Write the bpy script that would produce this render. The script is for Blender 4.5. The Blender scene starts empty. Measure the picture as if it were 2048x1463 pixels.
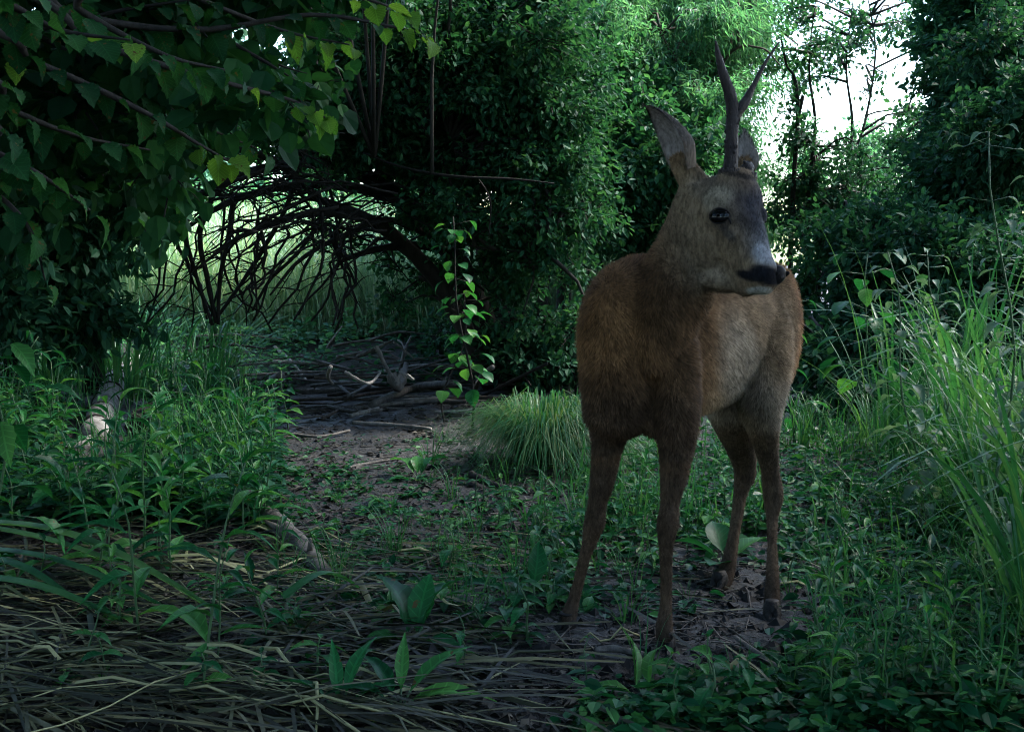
import bpy, math, random
import numpy as np
from mathutils import Vector, Matrix
from mathutils.bvhtree import BVHTree

random.seed(11)
RNG = np.random.default_rng(7)
SC = bpy.context.scene
COL = SC.collection
PI = math.pi

# ------------------------------------------------------------------ camera
FPX = 2196.0                      # focal length in pixels of the 2048 px wide photograph
CAM_H = 0.72
PITCH = math.atan((731.5 - 500.0) / FPX)
cam_data = bpy.data.cameras.new('camera')
cam_data.sensor_width = 36.0
cam_data.lens = 36.0 * FPX / 2048.0
cam_data.clip_start = 0.05
cam_data.clip_end = 2000.0
cam_data.dof.use_dof = False
cam = bpy.data.objects.new('camera', cam_data)
COL.objects.link(cam)
cam.location = (0, 0, CAM_H)
cam.rotation_euler = (PI / 2 - PITCH, 0, 0)
SC.camera = cam

# ------------------------------------------------------------------ sky, sun, exposure
SUN_EL, SUN_AZ = math.radians(46), math.radians(62)     # azimuth clockwise from +Y (behind the scene, to the right)
world = bpy.data.worlds.new('World')
SC.world = world
world.use_nodes = True
nt = world.node_tree
nt.nodes.clear()
sky = nt.nodes.new('ShaderNodeTexSky')
sky.sky_type = 'NISHITA'
sky.sun_disc = False
sky.sun_elevation = SUN_EL
sky.sun_rotation = SUN_AZ
sky.air_density = 1.25
sky.dust_density = 1.5
sky.ozone_density = 4.5
bg = nt.nodes.new('ShaderNodeBackground')
bg.inputs['Strength'].default_value = 0.15
wo = nt.nodes.new('ShaderNodeOutputWorld')
nt.links.new(sky.outputs[0], bg.inputs['Color'])
nt.links.new(bg.outputs[0], wo.inputs['Surface'])

sun_data = bpy.data.lights.new('sun', 'SUN')
sun_data.energy = 4.3
sun_data.angle = math.radians(16)
sun_data.color = (1.0, 0.96, 0.90)
sun = bpy.data.objects.new('sun', sun_data)
COL.objects.link(sun)
sd = Vector((math.sin(SUN_AZ) * math.cos(SUN_EL), math.cos(SUN_AZ) * math.cos(SUN_EL), math.sin(SUN_EL)))
sun.rotation_euler = sd.to_track_quat('Z', 'Y').to_euler()

SC.render.engine = 'CYCLES'
SC.view_settings.view_transform = 'Standard'
SC.view_settings.look = 'None'
SC.view_settings.gamma = 1.0
SC.view_settings.exposure = 2.88
SC.view_settings.use_curve_mapping = False
SC.cycles.use_denoising = True
SC.cycles.pixel_filter_type = 'BLACKMAN_HARRIS'
SC.cycles.filter_width = 1.1
SC.cycles.max_bounces = 7
SC.cycles.diffuse_bounces = 4
SC.cycles.glossy_bounces = 2
SC.cycles.transmission_bounces = 4
SC.cycles.transparent_max_bounces = 4
SC.cycles.sample_clamp_indirect = 6.0
SC.cycles.caustics_reflective = False
SC.cycles.caustics_refractive = False

# ------------------------------------------------------------------ helpers
CP, SP = math.cos(PITCH), math.sin(PITCH)

def at(px, py, d):
    """World point seen at photograph pixel (px, py) that lies d metres ahead."""
    u, v = (px - 1024.0) / FPX, (731.5 - py) / FPX
    dy = CP + v * SP
    dz = -SP + v * CP
    k = d / dy
    return Vector((u * k, d, CAM_H + dz * k))

def smooth(a, b, x):
    t = np.clip((np.asarray(x, float) - a) / (b - a), 0, 1)
    return t * t * (3 - 2 * t)

def gz(x, y):
    """Ground height."""
    x = np.asarray(x, float); y = np.asarray(y, float)
    n = (np.sin(x * 2.1 + y * 1.3 + .4) * .5 + np.sin(x * 4.7 - y * 3.1 + 1.1) * .3 + np.sin(x * 8.3 + y * 9.1) * .15
         + np.sin(x * 17.0 - y * 14.0 + 2.0) * .08)
    near = smooth(1.2, 3.4, np.hypot(x - .3, y - 2.1))
    z = n * (.010 + .030 * near)
    z = z + .16 * smooth(5.9, 7.0, y) + .10 * smooth(7.0, 9.0, y)      # low bank behind the brush pile
    z = z - .06 * smooth(5.0, 5.5, y) * (1 - smooth(5.9, 6.5, y))       # shallow ditch in front of it
    z = z + .10 * smooth(.9, 2.2, -x - .1 * y) * (1 - smooth(7, 9, y))  # the left side rises a little
    z = z + .08 * smooth(1.0, 2.0, x - .12 * y)
    z = z + 5.2 * smooth(32, 125, y)
    return z

def gzf(x, y):
    """gz for one point, in plain Python (fast)."""
    def sm(p, q, v):
        t = min(1.0, max(0.0, (v - p) / (q - p))); return t * t * (3 - 2 * t)
    s = math.sin
    n = s(x * 2.1 + y * 1.3 + .4) * .5 + s(x * 4.7 - y * 3.1 + 1.1) * .3 + s(x * 8.3 + y * 9.1) * .15 + s(x * 17.0 - y * 14.0 + 2.0) * .08
    z = n * (.010 + .030 * sm(1.2, 3.4, math.hypot(x - .3, y - 2.1)))
    z += .16 * sm(5.9, 7.0, y) + .10 * sm(7.0, 9.0, y) - .06 * sm(5.0, 5.5, y) * (1 - sm(5.9, 6.5, y))
    z += .10 * sm(.9, 2.2, -x - .1 * y) * (1 - sm(7, 9, y)) + .08 * sm(1.0, 2.0, x - .12 * y) + 5.2 * sm(32, 125, y)
    return z

def gnd(px, py):
    """Ground point under a photograph pixel."""
    u, v = (px - 1024.0) / FPX, (731.5 - py) / FPX
    dy, dz = CP + v * SP, -SP + v * CP
    z, p = 0.0, None
    if dz > -.02: dz = -.02
    for _ in range(12):
        k = (z - CAM_H) / dz
        x, y = u * k, min(dy * k, 60.0)
        z2 = gzf(x, y)
        if abs(z2 - z) < .0005: break
        z += (z2 - z) * .7
    return Vector((x, y, gzf(x, y)))

def put(o, parent=None):
    COL.objects.link(o)
    if parent is not None:
        o.parent = parent
    return o

def tag(o, label=None, cat=None, group=None, kind=None):
    if label: o['label'] = label
    if cat: o['category'] = cat
    if group: o['group'] = group
    if kind: o['kind'] = kind
    return o

def empty(name, loc, label=None, cat=None, group=None, rz=0.0):
    o = bpy.data.objects.new(name, None)
    o.empty_display_size = .05
    o.location = loc
    o.rotation_euler = (0, 0, rz)
    COL.objects.link(o)
    return tag(o, label, cat, group)

def mesh_np(name, v, tris, mats, tint=None, smooth_shade=True, midx=None, colors=None):
    """Triangle mesh from numpy arrays."""
    me = bpy.data.meshes.new(name)
    v = np.ascontiguousarray(v, dtype=np.float32)
    tris = np.ascontiguousarray(tris, dtype=np.int32)
    nv, nf = len(v), len(tris)
    me.vertices.add(nv)
    me.vertices.foreach_set('co', v.ravel())
    me.loops.add(nf * 3)
    me.loops.foreach_set('vertex_index', tris.ravel())
    me.polygons.add(nf)
    me.polygons.foreach_set('loop_start', np.arange(0, nf * 3, 3, dtype=np.int32))
    me.polygons.foreach_set('use_smooth', np.full(nf, smooth_shade, dtype=bool))
    for m in (mats if isinstance(mats, (list, tuple)) else [mats]):
        me.materials.append(m)
    if midx is not None:
        me.polygons.foreach_set('material_index', np.ascontiguousarray(midx, dtype=np.int32))
    if tint is not None:
        a = me.attributes.new('tint', 'FLOAT', 'POINT')
        a.data.foreach_set('value', np.ascontiguousarray(tint, dtype=np.float32))
    if colors is not None:
        a = me.attributes.new('coat', 'FLOAT_COLOR', 'POINT')
        c = np.ones((nv, 4), dtype=np.float32); c[:, :3] = colors
        a.data.foreach_set('color', c.ravel())
    me.update(calc_edges=True)
    me.validate()
    return me

class MB:
    """Collects tubes and blades, builds ONE mesh."""
    def __init__(self):
        self.v, self.f, self.t, self.n = [], [], [], 0
    def add(self, v, f, tint=.5):
        v = np.asarray(v, float); f = np.asarray(f, int)
        self.v.append(v); self.f.append(f + self.n)
        self.t.append(np.full(len(v), tint)); self.n += len(v)
    def tube(self, pts, radii, n=6, tint=.5, wob=0.0):
        pts = [Vector(p) for p in pts]
        m = len(pts)
        if not hasattr(radii, '__len__'): radii = [radii] * m
        vs = []
        a = None
        for i, p in enumerate(pts):
            d = (pts[min(i + 1, m - 1)] - pts[max(i - 1, 0)])
            if d.length < 1e-9: d = Vector((0, 0, 1))
            d.normalize()
            if a is None:
                a = d.cross(Vector((.31, .17, .93)))
                if a.length < .15: a = d.cross(Vector((1, 0, 0)))
            else:
                a = a - d * a.dot(d)
                if a.length < 1e-6: a = d.cross(Vector((.3, .8, .5)))
            a.normalize(); b = d.cross(a)
            for k in range(n):
                th = 2 * PI * k / n
                r = radii[i] * (1 + wob * (random.random() - .5) * 2)
                vs.append(p + a * (r * math.cos(th)) + b * (r * math.sin(th)))
        fs = []
        for i in range(m - 1):
            for k in range(n):
                a0, a1 = i * n + k, i * n + (k + 1) % n
                fs += [(a0, a1, a1 + n), (a0, a1 + n, a0 + n)]
        c0 = len(vs); vs.append(pts[0]); vs.append(pts[-1])
        for k in range(n):
            fs.append((c0, (k + 1) % n, k)); fs.append((c0 + 1, (m - 1) * n + k, (m - 1) * n + (k + 1) % n))
        self.add([tuple(p) for p in vs], fs, tint)
        return self
    def mesh(self, name, mat, sm=True):
        return mesh_np(name, np.concatenate(self.v), np.concatenate(self.f), mat, np.concatenate(self.t), sm)
    def build(self, name, mat, parent=None, kind=None, sm=True):
        if not self.v: return None
        o = bpy.data.objects.new(name, self.mesh(name, mat, sm))
        put(o, parent)
        if kind: o['kind'] = kind
        return o

def curve_pts(pts, n):
    """Catmull-Rom through pts, n points."""
    P = [Vector(p) for p in pts]
    if len(P) == 2:
        return [P[0].lerp(P[1], i / (n - 1)) for i in range(n)]
    Q = [P[0] * 2 - P[1]] + P + [P[-1] * 2 - P[-2]]
    out = []
    for i in range(n):
        t = i / (n - 1) * (len(P) - 1)
        k = min(int(t), len(P) - 2); u = t - k
        a, b, c, d = Q[k], Q[k + 1], Q[k + 2], Q[k + 3]
        out.append(.5 * ((2 * b) + (c - a) * u + (2 * a - 5 * b + 4 * c - d) * u * u + (3 * b - a - 3 * c + d) * u ** 3))
    return out

# ------------------------------------------------------------------ materials
def new_mat(name):
    m = bpy.data.materials.new(name)
    m.use_nodes = True
    nt = m.node_tree
    nt.nodes.clear()
    out = nt.nodes.new('ShaderNodeOutputMaterial')
    return m, nt, out

def ramp(nt, stops):
    r = nt.nodes.new('ShaderNodeValToRGB')
    el = r.color_ramp.elements
    while len(el) > 1: el.remove(el[-1])
    el[0].position, el[0].color = stops[0][0], (*stops[0][1], 1)
    for p, c in stops[1:]:
        e = el.new(p); e.color = (*c, 1)
    return r

def leaf_mat(name, c1, c2, c3=None, trans=.35, rough=.5, spec=.1, per_object=False, tcol=1.5, veins=0, blem=0.0):
    """Leaf: diffuse with a waxy gloss, and light coming through the blade."""
    m, nt, out = new_mat(name)
    if per_object:
        src = nt.nodes.new('ShaderNodeObjectInfo').outputs['Random']
    else:
        a = nt.nodes.new('ShaderNodeAttribute'); a.attribute_name = 'tint'; src = a.outputs['Fac']
    r = ramp(nt, [(0.0, c1), (.55, c2), (1.0, c3 or c2)])
    nt.links.new(src, r.inputs[0])
    tc = nt.nodes.new('ShaderNodeTexCoord')
    nz = nt.nodes.new('ShaderNodeTexNoise'); nz.inputs['Scale'].default_value = 60; nz.inputs['Detail'].default_value = 2
    nt.links.new(tc.outputs['Object'], nz.inputs['Vector'])
    mr = nt.nodes.new('ShaderNodeMapRange'); mr.inputs[3].default_value = .78; mr.inputs[4].default_value = 1.22
    nt.links.new(nz.outputs[0], mr.inputs[0])
    mul = nt.nodes.new('ShaderNodeVectorMath'); mul.operation = 'SCALE'
    nt.links.new(r.outputs[0], mul.inputs[0]); nt.links.new(mr.outputs[0], mul.inputs['Scale'])
    p = nt.nodes.new('ShaderNodeBsdfPrincipled')
    p.inputs['Roughness'].default_value = rough
    p.inputs['Specular IOR Level'].default_value = spec
    def math_(op, x, y=None):
        q = nt.nodes.new('ShaderNodeMath'); q.operation = op
        for i, w in enumerate((x, y)):
            if w is None: continue
            if isinstance(w, (int, float)): q.inputs[i].default_value = w
            else: nt.links.new(w, q.inputs[i])
        return q.outputs[0]
    if veins:
        sx = nt.nodes.new('ShaderNodeSeparateXYZ'); nt.links.new(tc.outputs['Object'], sx.inputs[0])
        ax = math_('ABSOLUTE', sx.outputs[0])
        fr = math_('FRACT', math_('MULTIPLY', math_('SUBTRACT', sx.outputs[1], math_('MULTIPLY', ax, .8)), float(veins)))
        side_ = math_('LESS_THAN', math_('ABSOLUTE', math_('SUBTRACT', fr, .5)), .07)
        mid_ = math_('LESS_THAN', ax, .018)
        vm = math_('MAXIMUM', side_, mid_)
        vs_ = math_('MULTIPLY_ADD', vm, .45); vs_.node.inputs[2].default_value = 1.0
        m2 = nt.nodes.new('ShaderNodeVectorMath'); m2.operation = 'SCALE'
        nt.links.new(mul.outputs[0], m2.inputs[0]); nt.links.new(vs_, m2.inputs['Scale'])
        mul = m2
        bp = nt.nodes.new('ShaderNodeBump'); bp.inputs['Strength'].default_value = .5; bp.inputs['Distance'].default_value = .004
        nt.links.new(math_('SUBTRACT', 1.0, vm), bp.inputs['Height']); nt.links.new(bp.outputs[0], p.inputs['Normal'])
    if blem:
        oi_ = nt.nodes.new('ShaderNodeObjectInfo')
        n4 = nt.nodes.new('ShaderNodeTexNoise'); n4.noise_dimensions = '4D'; n4.inputs['Scale'].default_value = 5; n4.inputs['Detail'].default_value = 4
        nt.links.new(tc.outputs['Object'], n4.inputs['Vector']); nt.links.new(math_('MULTIPLY', oi_.outputs['Random'], 50.0), n4.inputs['W'])
        th = math_('GREATER_THAN', n4.outputs[0], 1.0 - blem)
        mc = nt.nodes.new('ShaderNodeMix'); mc.data_type = 'RGBA'
        nt.links.new(th, mc.inputs[0]); nt.links.new(mul.outputs[0], mc.inputs[6]); mc.inputs[7].default_value = (.09, .06, .022, 1)
        class _O: outputs = [mc.outputs[2]]
        mul = _O
    nt.links.new(mul.outputs[0], p.inputs['Base Color'])
    t = nt.nodes.new('ShaderNodeBsdfTranslucent')
    ts = nt.nodes.new('ShaderNodeVectorMath'); ts.operation = 'MULTIPLY'
    ts.inputs[1].default_value = (tcol * .95, tcol, tcol * .48)
    nt.links.new(mul.outputs[0], ts.inputs[0]); nt.links.new(ts.outputs[0], t.inputs['Color'])
    mx = nt.nodes.new('ShaderNodeMixShader'); mx.inputs[0].default_value = trans
    nt.links.new(p.outputs[0], mx.inputs[1]); nt.links.new(t.outputs[0], mx.inputs[2])
    nt.links.new(mx.outputs[0], out.inputs['Surface'])
    return m

def bark_mat(name, c1, c2, scale=30, stretch=.25, bump=.6, rough=.85, c3=None):
    m, nt, out = new_mat(name)
    tc = nt.nodes.new('ShaderNodeTexCoord')
    mp = nt.nodes.new('ShaderNodeMapping'); mp.inputs['Scale'].default_value = (1, 1, stretch)
    nt.links.new(tc.outputs['Object'], mp.inputs[0])
    nz = nt.nodes.new('ShaderNodeTexNoise'); nz.inputs['Scale'].default_value = scale; nz.inputs['Detail'].default_value = 6
    nz.inputs['Roughness'].default_value = .7
    nt.links.new(mp.outputs[0], nz.inputs['Vector'])
    st = [(.3, c1), (.62, c2)]
    if c3: st.append((.8, c3))
    r = ramp(nt, st)
    nt.links.new(nz.outputs[0], r.inputs[0])
    oi = nt.nodes.new('ShaderNodeObjectInfo')
    mr = nt.nodes.new('ShaderNodeMapRange'); mr.inputs[3].default_value = .6; mr.inputs[4].default_value = 1.35
    nt.links.new(oi.outputs['Random'], mr.inputs[0])
    mul = nt.nodes.new('ShaderNodeVectorMath'); mul.operation = 'SCALE'
    nt.links.new(r.outputs[0], mul.inputs[0]); nt.links.new(mr.outputs[0], mul.inputs['Scale'])
    p = nt.nodes.new('ShaderNodeBsdfPrincipled'); p.inputs['Roughness'].default_value = rough
    p.inputs['Specular IOR Level'].default_value = .25
    nt.links.new(mul.outputs[0], p.inputs['Base Color'])
    b = nt.nodes.new('ShaderNodeBump'); b.inputs['Strength'].default_value = bump; b.inputs['Distance'].default_value = .01
    nt.links.new(nz.outputs[0], b.inputs['Height']); nt.links.new(b.outputs[0], p.inputs['Normal'])
    nt.links.new(p.outputs[0], out.inputs['Surface'])
    return m

def plain_mat(name, c, rough=.6, spec=.4, bump=0, scale=80):
    m, nt, out = new_mat(name)
    p = nt.nodes.new('ShaderNodeBsdfPrincipled')
    p.inputs['Base Color'].default_value = (*c, 1)
    p.inputs['Roughness'].default_value = rough
    p.inputs['Specular IOR Level'].default_value = spec
    if bump:
        tc = nt.nodes.new('ShaderNodeTexCoord')
        nz = nt.nodes.new('ShaderNodeTexNoise'); nz.inputs['Scale'].default_value = scale; nz.inputs['Detail'].default_value = 4
        nt.links.new(tc.outputs['Object'], nz.inputs['Vector'])
        b = nt.nodes.new('ShaderNodeBump'); b.inputs['Strength'].default_value = bump; b.inputs['Distance'].default_value = .004
        nt.links.new(nz.outputs[0], b.inputs['Height']); nt.links.new(b.outputs[0], p.inputs['Normal'])
    nt.links.new(p.outputs[0], out.inputs['Surface'])
    return m

def coat_mat(name, rough=.75, spec=.12, noise=900):
    """Deer coat: colour pattern, with some painted shade, from the 'coat' attribute, with fine hair-to-hair variation."""
    m, nt, out = new_mat(name)
    a = nt.nodes.new('ShaderNodeAttribute'); a.attribute_name = 'coat'
    tc = nt.nodes.new('ShaderNodeTexCoord')
    nz = nt.nodes.new('ShaderNodeTexNoise'); nz.inputs['Scale'].default_value = noise / 5; nz.inputs['Detail'].default_value = 4; nz.inputs['Roughness'].default_value = .65
    mpg = nt.nodes.new('ShaderNodeMapping'); mpg.inputs['Scale'].default_value = (1, 1, .38); mpg.inputs['Rotation'].default_value = (.2, -.35, 0)
    nt.links.new(tc.outputs['Object'], mpg.inputs[0]); nt.links.new(mpg.outputs[0], nz.inputs['Vector'])
    mr = nt.nodes.new('ShaderNodeMapRange'); mr.inputs[1].default_value = .33; mr.inputs[2].default_value = .67
    mr.inputs[3].default_value = .55; mr.inputs[4].default_value = 1.4
    nt.links.new(nz.outputs[0], mr.inputs[0])
    mul = nt.nodes.new('ShaderNodeVectorMath'); mul.operation = 'SCALE'
    nt.links.new(a.outputs['Color'], mul.inputs[0]); nt.links.new(mr.outputs[0], mul.inputs['Scale'])
    p = nt.nodes.new('ShaderNodeBsdfPrincipled')
    p.inputs['Roughness'].default_value = rough
    p.inputs['Specular IOR Level'].default_value = spec
    nt.links.new(mul.outputs[0], p.inputs['Base Color'])
    nt.links.new(p.outputs[0], out.inputs['Surface'])
    return m

M = {}
M['thorn_leaf'] = leaf_mat('thorn_leaf', (.014, .058, .032), (.024, .098, .050), (.048, .135, .058), trans=.3, rough=.55, spec=.07)
M['willow_leaf'] = leaf_mat('willow_leaf', (.038, .13, .082), (.06, .18, .11), (.10, .22, .13), trans=.42, rough=.5)
M['shade_leaf'] = leaf_mat('shade_leaf', (.012, .052, .032), (.020, .080, .045), (.036, .11, .052), trans=.25, rough=.55, spec=.07)
M['hazel_leaf'] = leaf_mat('hazel_leaf', (.008, .042, .016), (.013, .060, .020), (.03, .10, .028), trans=.34, rough=.6, spec=.07, per_object=True, tcol=1.6, veins=8, blem=.36)
M['hazel_mass'] = leaf_mat('hazel_mass', (.006, .034, .016), (.014, .060, .022), (.03, .10, .03), trans=.33, rough=.6, spec=.07, tcol=1.5)
M['herb_leaf'] = leaf_mat('herb_leaf', (.005, .050, .020), (.016, .115, .036), (.070, .205, .045), trans=.33, rough=.42, spec=.15, per_object=True, veins=7, blem=.33)
M['cover_leaf'] = leaf_mat('cover_leaf', (.004, .045, .020), (.012, .095, .036), (.050, .175, .045), trans=.3, rough=.42, spec=.15)
M['grass_blade'] = leaf_mat('grass_blade', (.020, .095, .042), (.035, .14, .055), (.07, .18, .06), trans=.35, rough=.42, spec=.15)
M['grass_blade_each'] = leaf_mat('grass_blade_each', (.018, .090, .038), (.032, .13, .050), (.075, .18, .06), trans=.35, rough=.42, spec=.15, per_object=True)
M['tussock_blade'] = leaf_mat('tussock_blade', (.018, .085, .036), (.034, .14, .050), (.13, .19, .08), trans=.35, rough=.42, spec=.15)
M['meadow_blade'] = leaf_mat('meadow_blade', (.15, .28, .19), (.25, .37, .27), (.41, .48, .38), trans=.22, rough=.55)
M['pale_leaf'] = leaf_mat('pale_leaf', (.18, .26, .2), (.24, .32, .25), (.28, .36, .28), trans=.2, rough=.6, per_object=True)
M['straw'] = leaf_mat('straw', (.020, .030, .016), (.095, .11, .055), (.44, .43, .22), trans=.12, rough=.55, spec=.25, per_object=True, tcol=1.0)
M['straw_mass'] = leaf_mat('straw_mass', (.008, .010, .006), (.030, .034, .018), (.17, .165, .08), trans=.1, rough=.55, spec=.25, tcol=1.0)
M['litter'] = leaf_mat('litter', (.010, .0095, .009), (.030, .028, .024), (.11, .10, .08), trans=.05, rough=.7, spec=.2, tcol=1.0)
M['bark'] = bark_mat('bark', (.022, .018, .014), (.075, .06, .048))
M['bark_dark'] = bark_mat('bark_dark', (.010, .009, .008), (.032, .028, .024))
M['dead_wood'] = bark_mat('dead_wood', (.035, .031, .028), (.13, .118, .105), scale=45)
M['pale_wood'] = bark_mat('pale_wood', (.09, .08, .07), (.24, .22, .20), scale=35)
M['silver_bark'] = bark_mat('silver_bark', (.06, .055, .05), (.36, .35, .33), scale=14, stretch=1, c3=(.5, .49, .46))
M['stem'] = plain_mat('stem', (.05, .11, .045), .5)
M['nettle_leaf'] = leaf_mat('nettle_leaf', (.05, .115, .075), (.09, .17, .12), (.14, .22, .16), trans=.3, rough=.55, spec=.2, per_object=True)
M['soil_crumb'] = leaf_mat('soil_crumb', (.006, .006, .0062), (.016, .0155, .0155), (.034, .033, .033), trans=.0, rough=.75, spec=.25, tcol=.5)
M['backlit_hazel'] = leaf_mat('backlit_hazel', (.05, .13, .025), (.09, .19, .03), (.13, .23, .04), trans=.5, rough=.6, spec=.1, per_object=True, tcol=1.6, veins=8, blem=.34)  # lighter yellow-green, stands in for light shining through the tip leaves
# ------------------------------------------------------------------ ground
def soil_mat():
    m, nt, out = new_mat('soil')
    tc = nt.nodes.new('ShaderNodeTexCoord')
    n1 = nt.nodes.new('ShaderNodeTexNoise'); n1.inputs['Scale'].default_value = 9; n1.inputs['Detail'].default_value = 8; n1.inputs['Roughness'].default_value = .7
    n2 = nt.nodes.new('ShaderNodeTexNoise'); n2.inputs['Scale'].default_value = 70; n2.inputs['Detail'].default_value = 6; n2.inputs['Roughness'].default_value = .75
    vo = nt.nodes.new('ShaderNodeTexVoronoi'); vo.inputs['Scale'].default_value = 55
    for n in (n1, n2, vo): nt.links.new(tc.outputs['Object'], n.inputs['Vector'])
    r = ramp(nt, [(.3, (.005, .005, .005)), (.5, (.0125, .0125, .0128)), (.72, (.028, .028, .029))])
    mxn = nt.nodes.new('ShaderNodeMath'); mxn.operation = 'MULTIPLY_ADD'; mxn.inputs[1].default_value = .5
    h = nt.nodes.new('ShaderNodeMath'); h.operation = 'MULTIPLY'; h.inputs[1].default_value = .5
    nt.links.new(n1.outputs[0], h.inputs[0])
    nt.links.new(n2.outputs[0], mxn.inputs[0]); nt.links.new(h.outputs[0], mxn.inputs[2])
    nt.links.new(mxn.outputs[0], r.inputs[0])
    p = nt.nodes.new('ShaderNodeBsdfPrincipled')
    rr = nt.nodes.new('ShaderNodeMapRange'); rr.inputs[3].default_value = .38; rr.inputs[4].default_value = .8
    nt.links.new(n1.outputs[0], rr.inputs[0]); nt.links.new(rr.outputs[0], p.inputs['Roughness'])
    p.inputs['Specular IOR Level'].default_value = .45
    nt.links.new(r.outputs[0], p.inputs['Base Color'])
    ad = nt.nodes.new('ShaderNodeMath'); ad.operation = 'ADD'
    nt.links.new(mxn.outputs[0], ad.inputs[0])
    vm = nt.nodes.new('ShaderNodeMath'); vm.operation = 'MULTIPLY'; vm.inputs[1].default_value = .35
    nt.links.new(vo.outputs['Distance'], vm.inputs[0]); nt.links.new(vm.outputs[0], ad.inputs[1])
    b = nt.nodes.new('ShaderNodeBump'); b.inputs['Strength'].default_value = 1.0; b.inputs['Distance'].default_value = .025
    nt.links.new(ad.outputs[0], b.inputs['Height']); nt.links.new(b.outputs[0], p.inputs['Normal'])
    nt.links.new(p.outputs[0], out.inputs['Surface'])
    return m

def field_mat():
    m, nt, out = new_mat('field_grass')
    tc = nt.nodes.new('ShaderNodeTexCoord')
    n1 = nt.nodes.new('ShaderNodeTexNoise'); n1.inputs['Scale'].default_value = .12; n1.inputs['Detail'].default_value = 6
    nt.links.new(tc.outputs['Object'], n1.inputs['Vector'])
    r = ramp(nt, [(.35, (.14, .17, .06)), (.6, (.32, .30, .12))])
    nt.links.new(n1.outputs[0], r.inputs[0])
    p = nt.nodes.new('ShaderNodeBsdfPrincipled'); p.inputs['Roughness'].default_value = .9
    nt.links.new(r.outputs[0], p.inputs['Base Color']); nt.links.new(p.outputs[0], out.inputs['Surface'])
    return m

def sheet(name, xs, ys, mat, lift=0.0, fine=0.0):
    X, Y = np.meshgrid(xs, ys)
    Z = gz(X, Y) + lift * smooth(25, 30, Y) - .3 * (1 - smooth(24, 27, Y)) * (lift > 0)
    if fine:
        k = np.exp(-((np.hypot(X, Y - 2.5) / 4.0) ** 4))
        rn = RNG.random(X.shape) - .5
        rs = (rn + np.roll(rn, 1, 0) + np.roll(rn, 1, 1) + np.roll(rn, -1, 0) + np.roll(rn, -1, 1)) / 2.2
        big = np.sin(X * 31 + 3 * np.sin(Y * 11)) * np.sin(Y * 27 + 2 * np.sin(X * 13))
        Z = Z + k * fine * (rs + .45 * big)
    nx, ny = len(xs), len(ys)
    v = np.stack([X.ravel(), Y.ravel(), Z.ravel()], 1)
    i = np.arange(nx - 1)[None, :] + (np.arange(ny - 1) * nx)[:, None]
    i = i.ravel()
    t = np.concatenate([np.stack([i, i + 1, i + nx + 1], 1), np.stack([i, i + nx + 1, i + nx], 1)])
    o = bpy.data.objects.new(name, mesh_np(name, v, t, mat))
    put(o)
    return tag(o, kind='structure')

def graded(lo, a, b, hi, fine, growth=1.25):
    core = np.arange(a, b, fine)
    up, s, x = [], fine, b
    while x < hi:
        up.append(x); s *= growth; x += s
    up.append(hi)
    dn, s, x = [], fine, a - fine
    while x > lo:
        dn.append(x); s *= growth; x -= s
    dn.append(lo)
    return np.array(sorted(set([round(float(q), 5) for q in dn + list(core) + up])))

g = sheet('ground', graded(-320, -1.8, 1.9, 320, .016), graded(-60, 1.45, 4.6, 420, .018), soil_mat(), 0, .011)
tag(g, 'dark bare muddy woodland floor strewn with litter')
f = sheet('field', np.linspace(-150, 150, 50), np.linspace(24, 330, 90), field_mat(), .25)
tag(f, 'sunlit pale yellow field rising beyond the trees')
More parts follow.
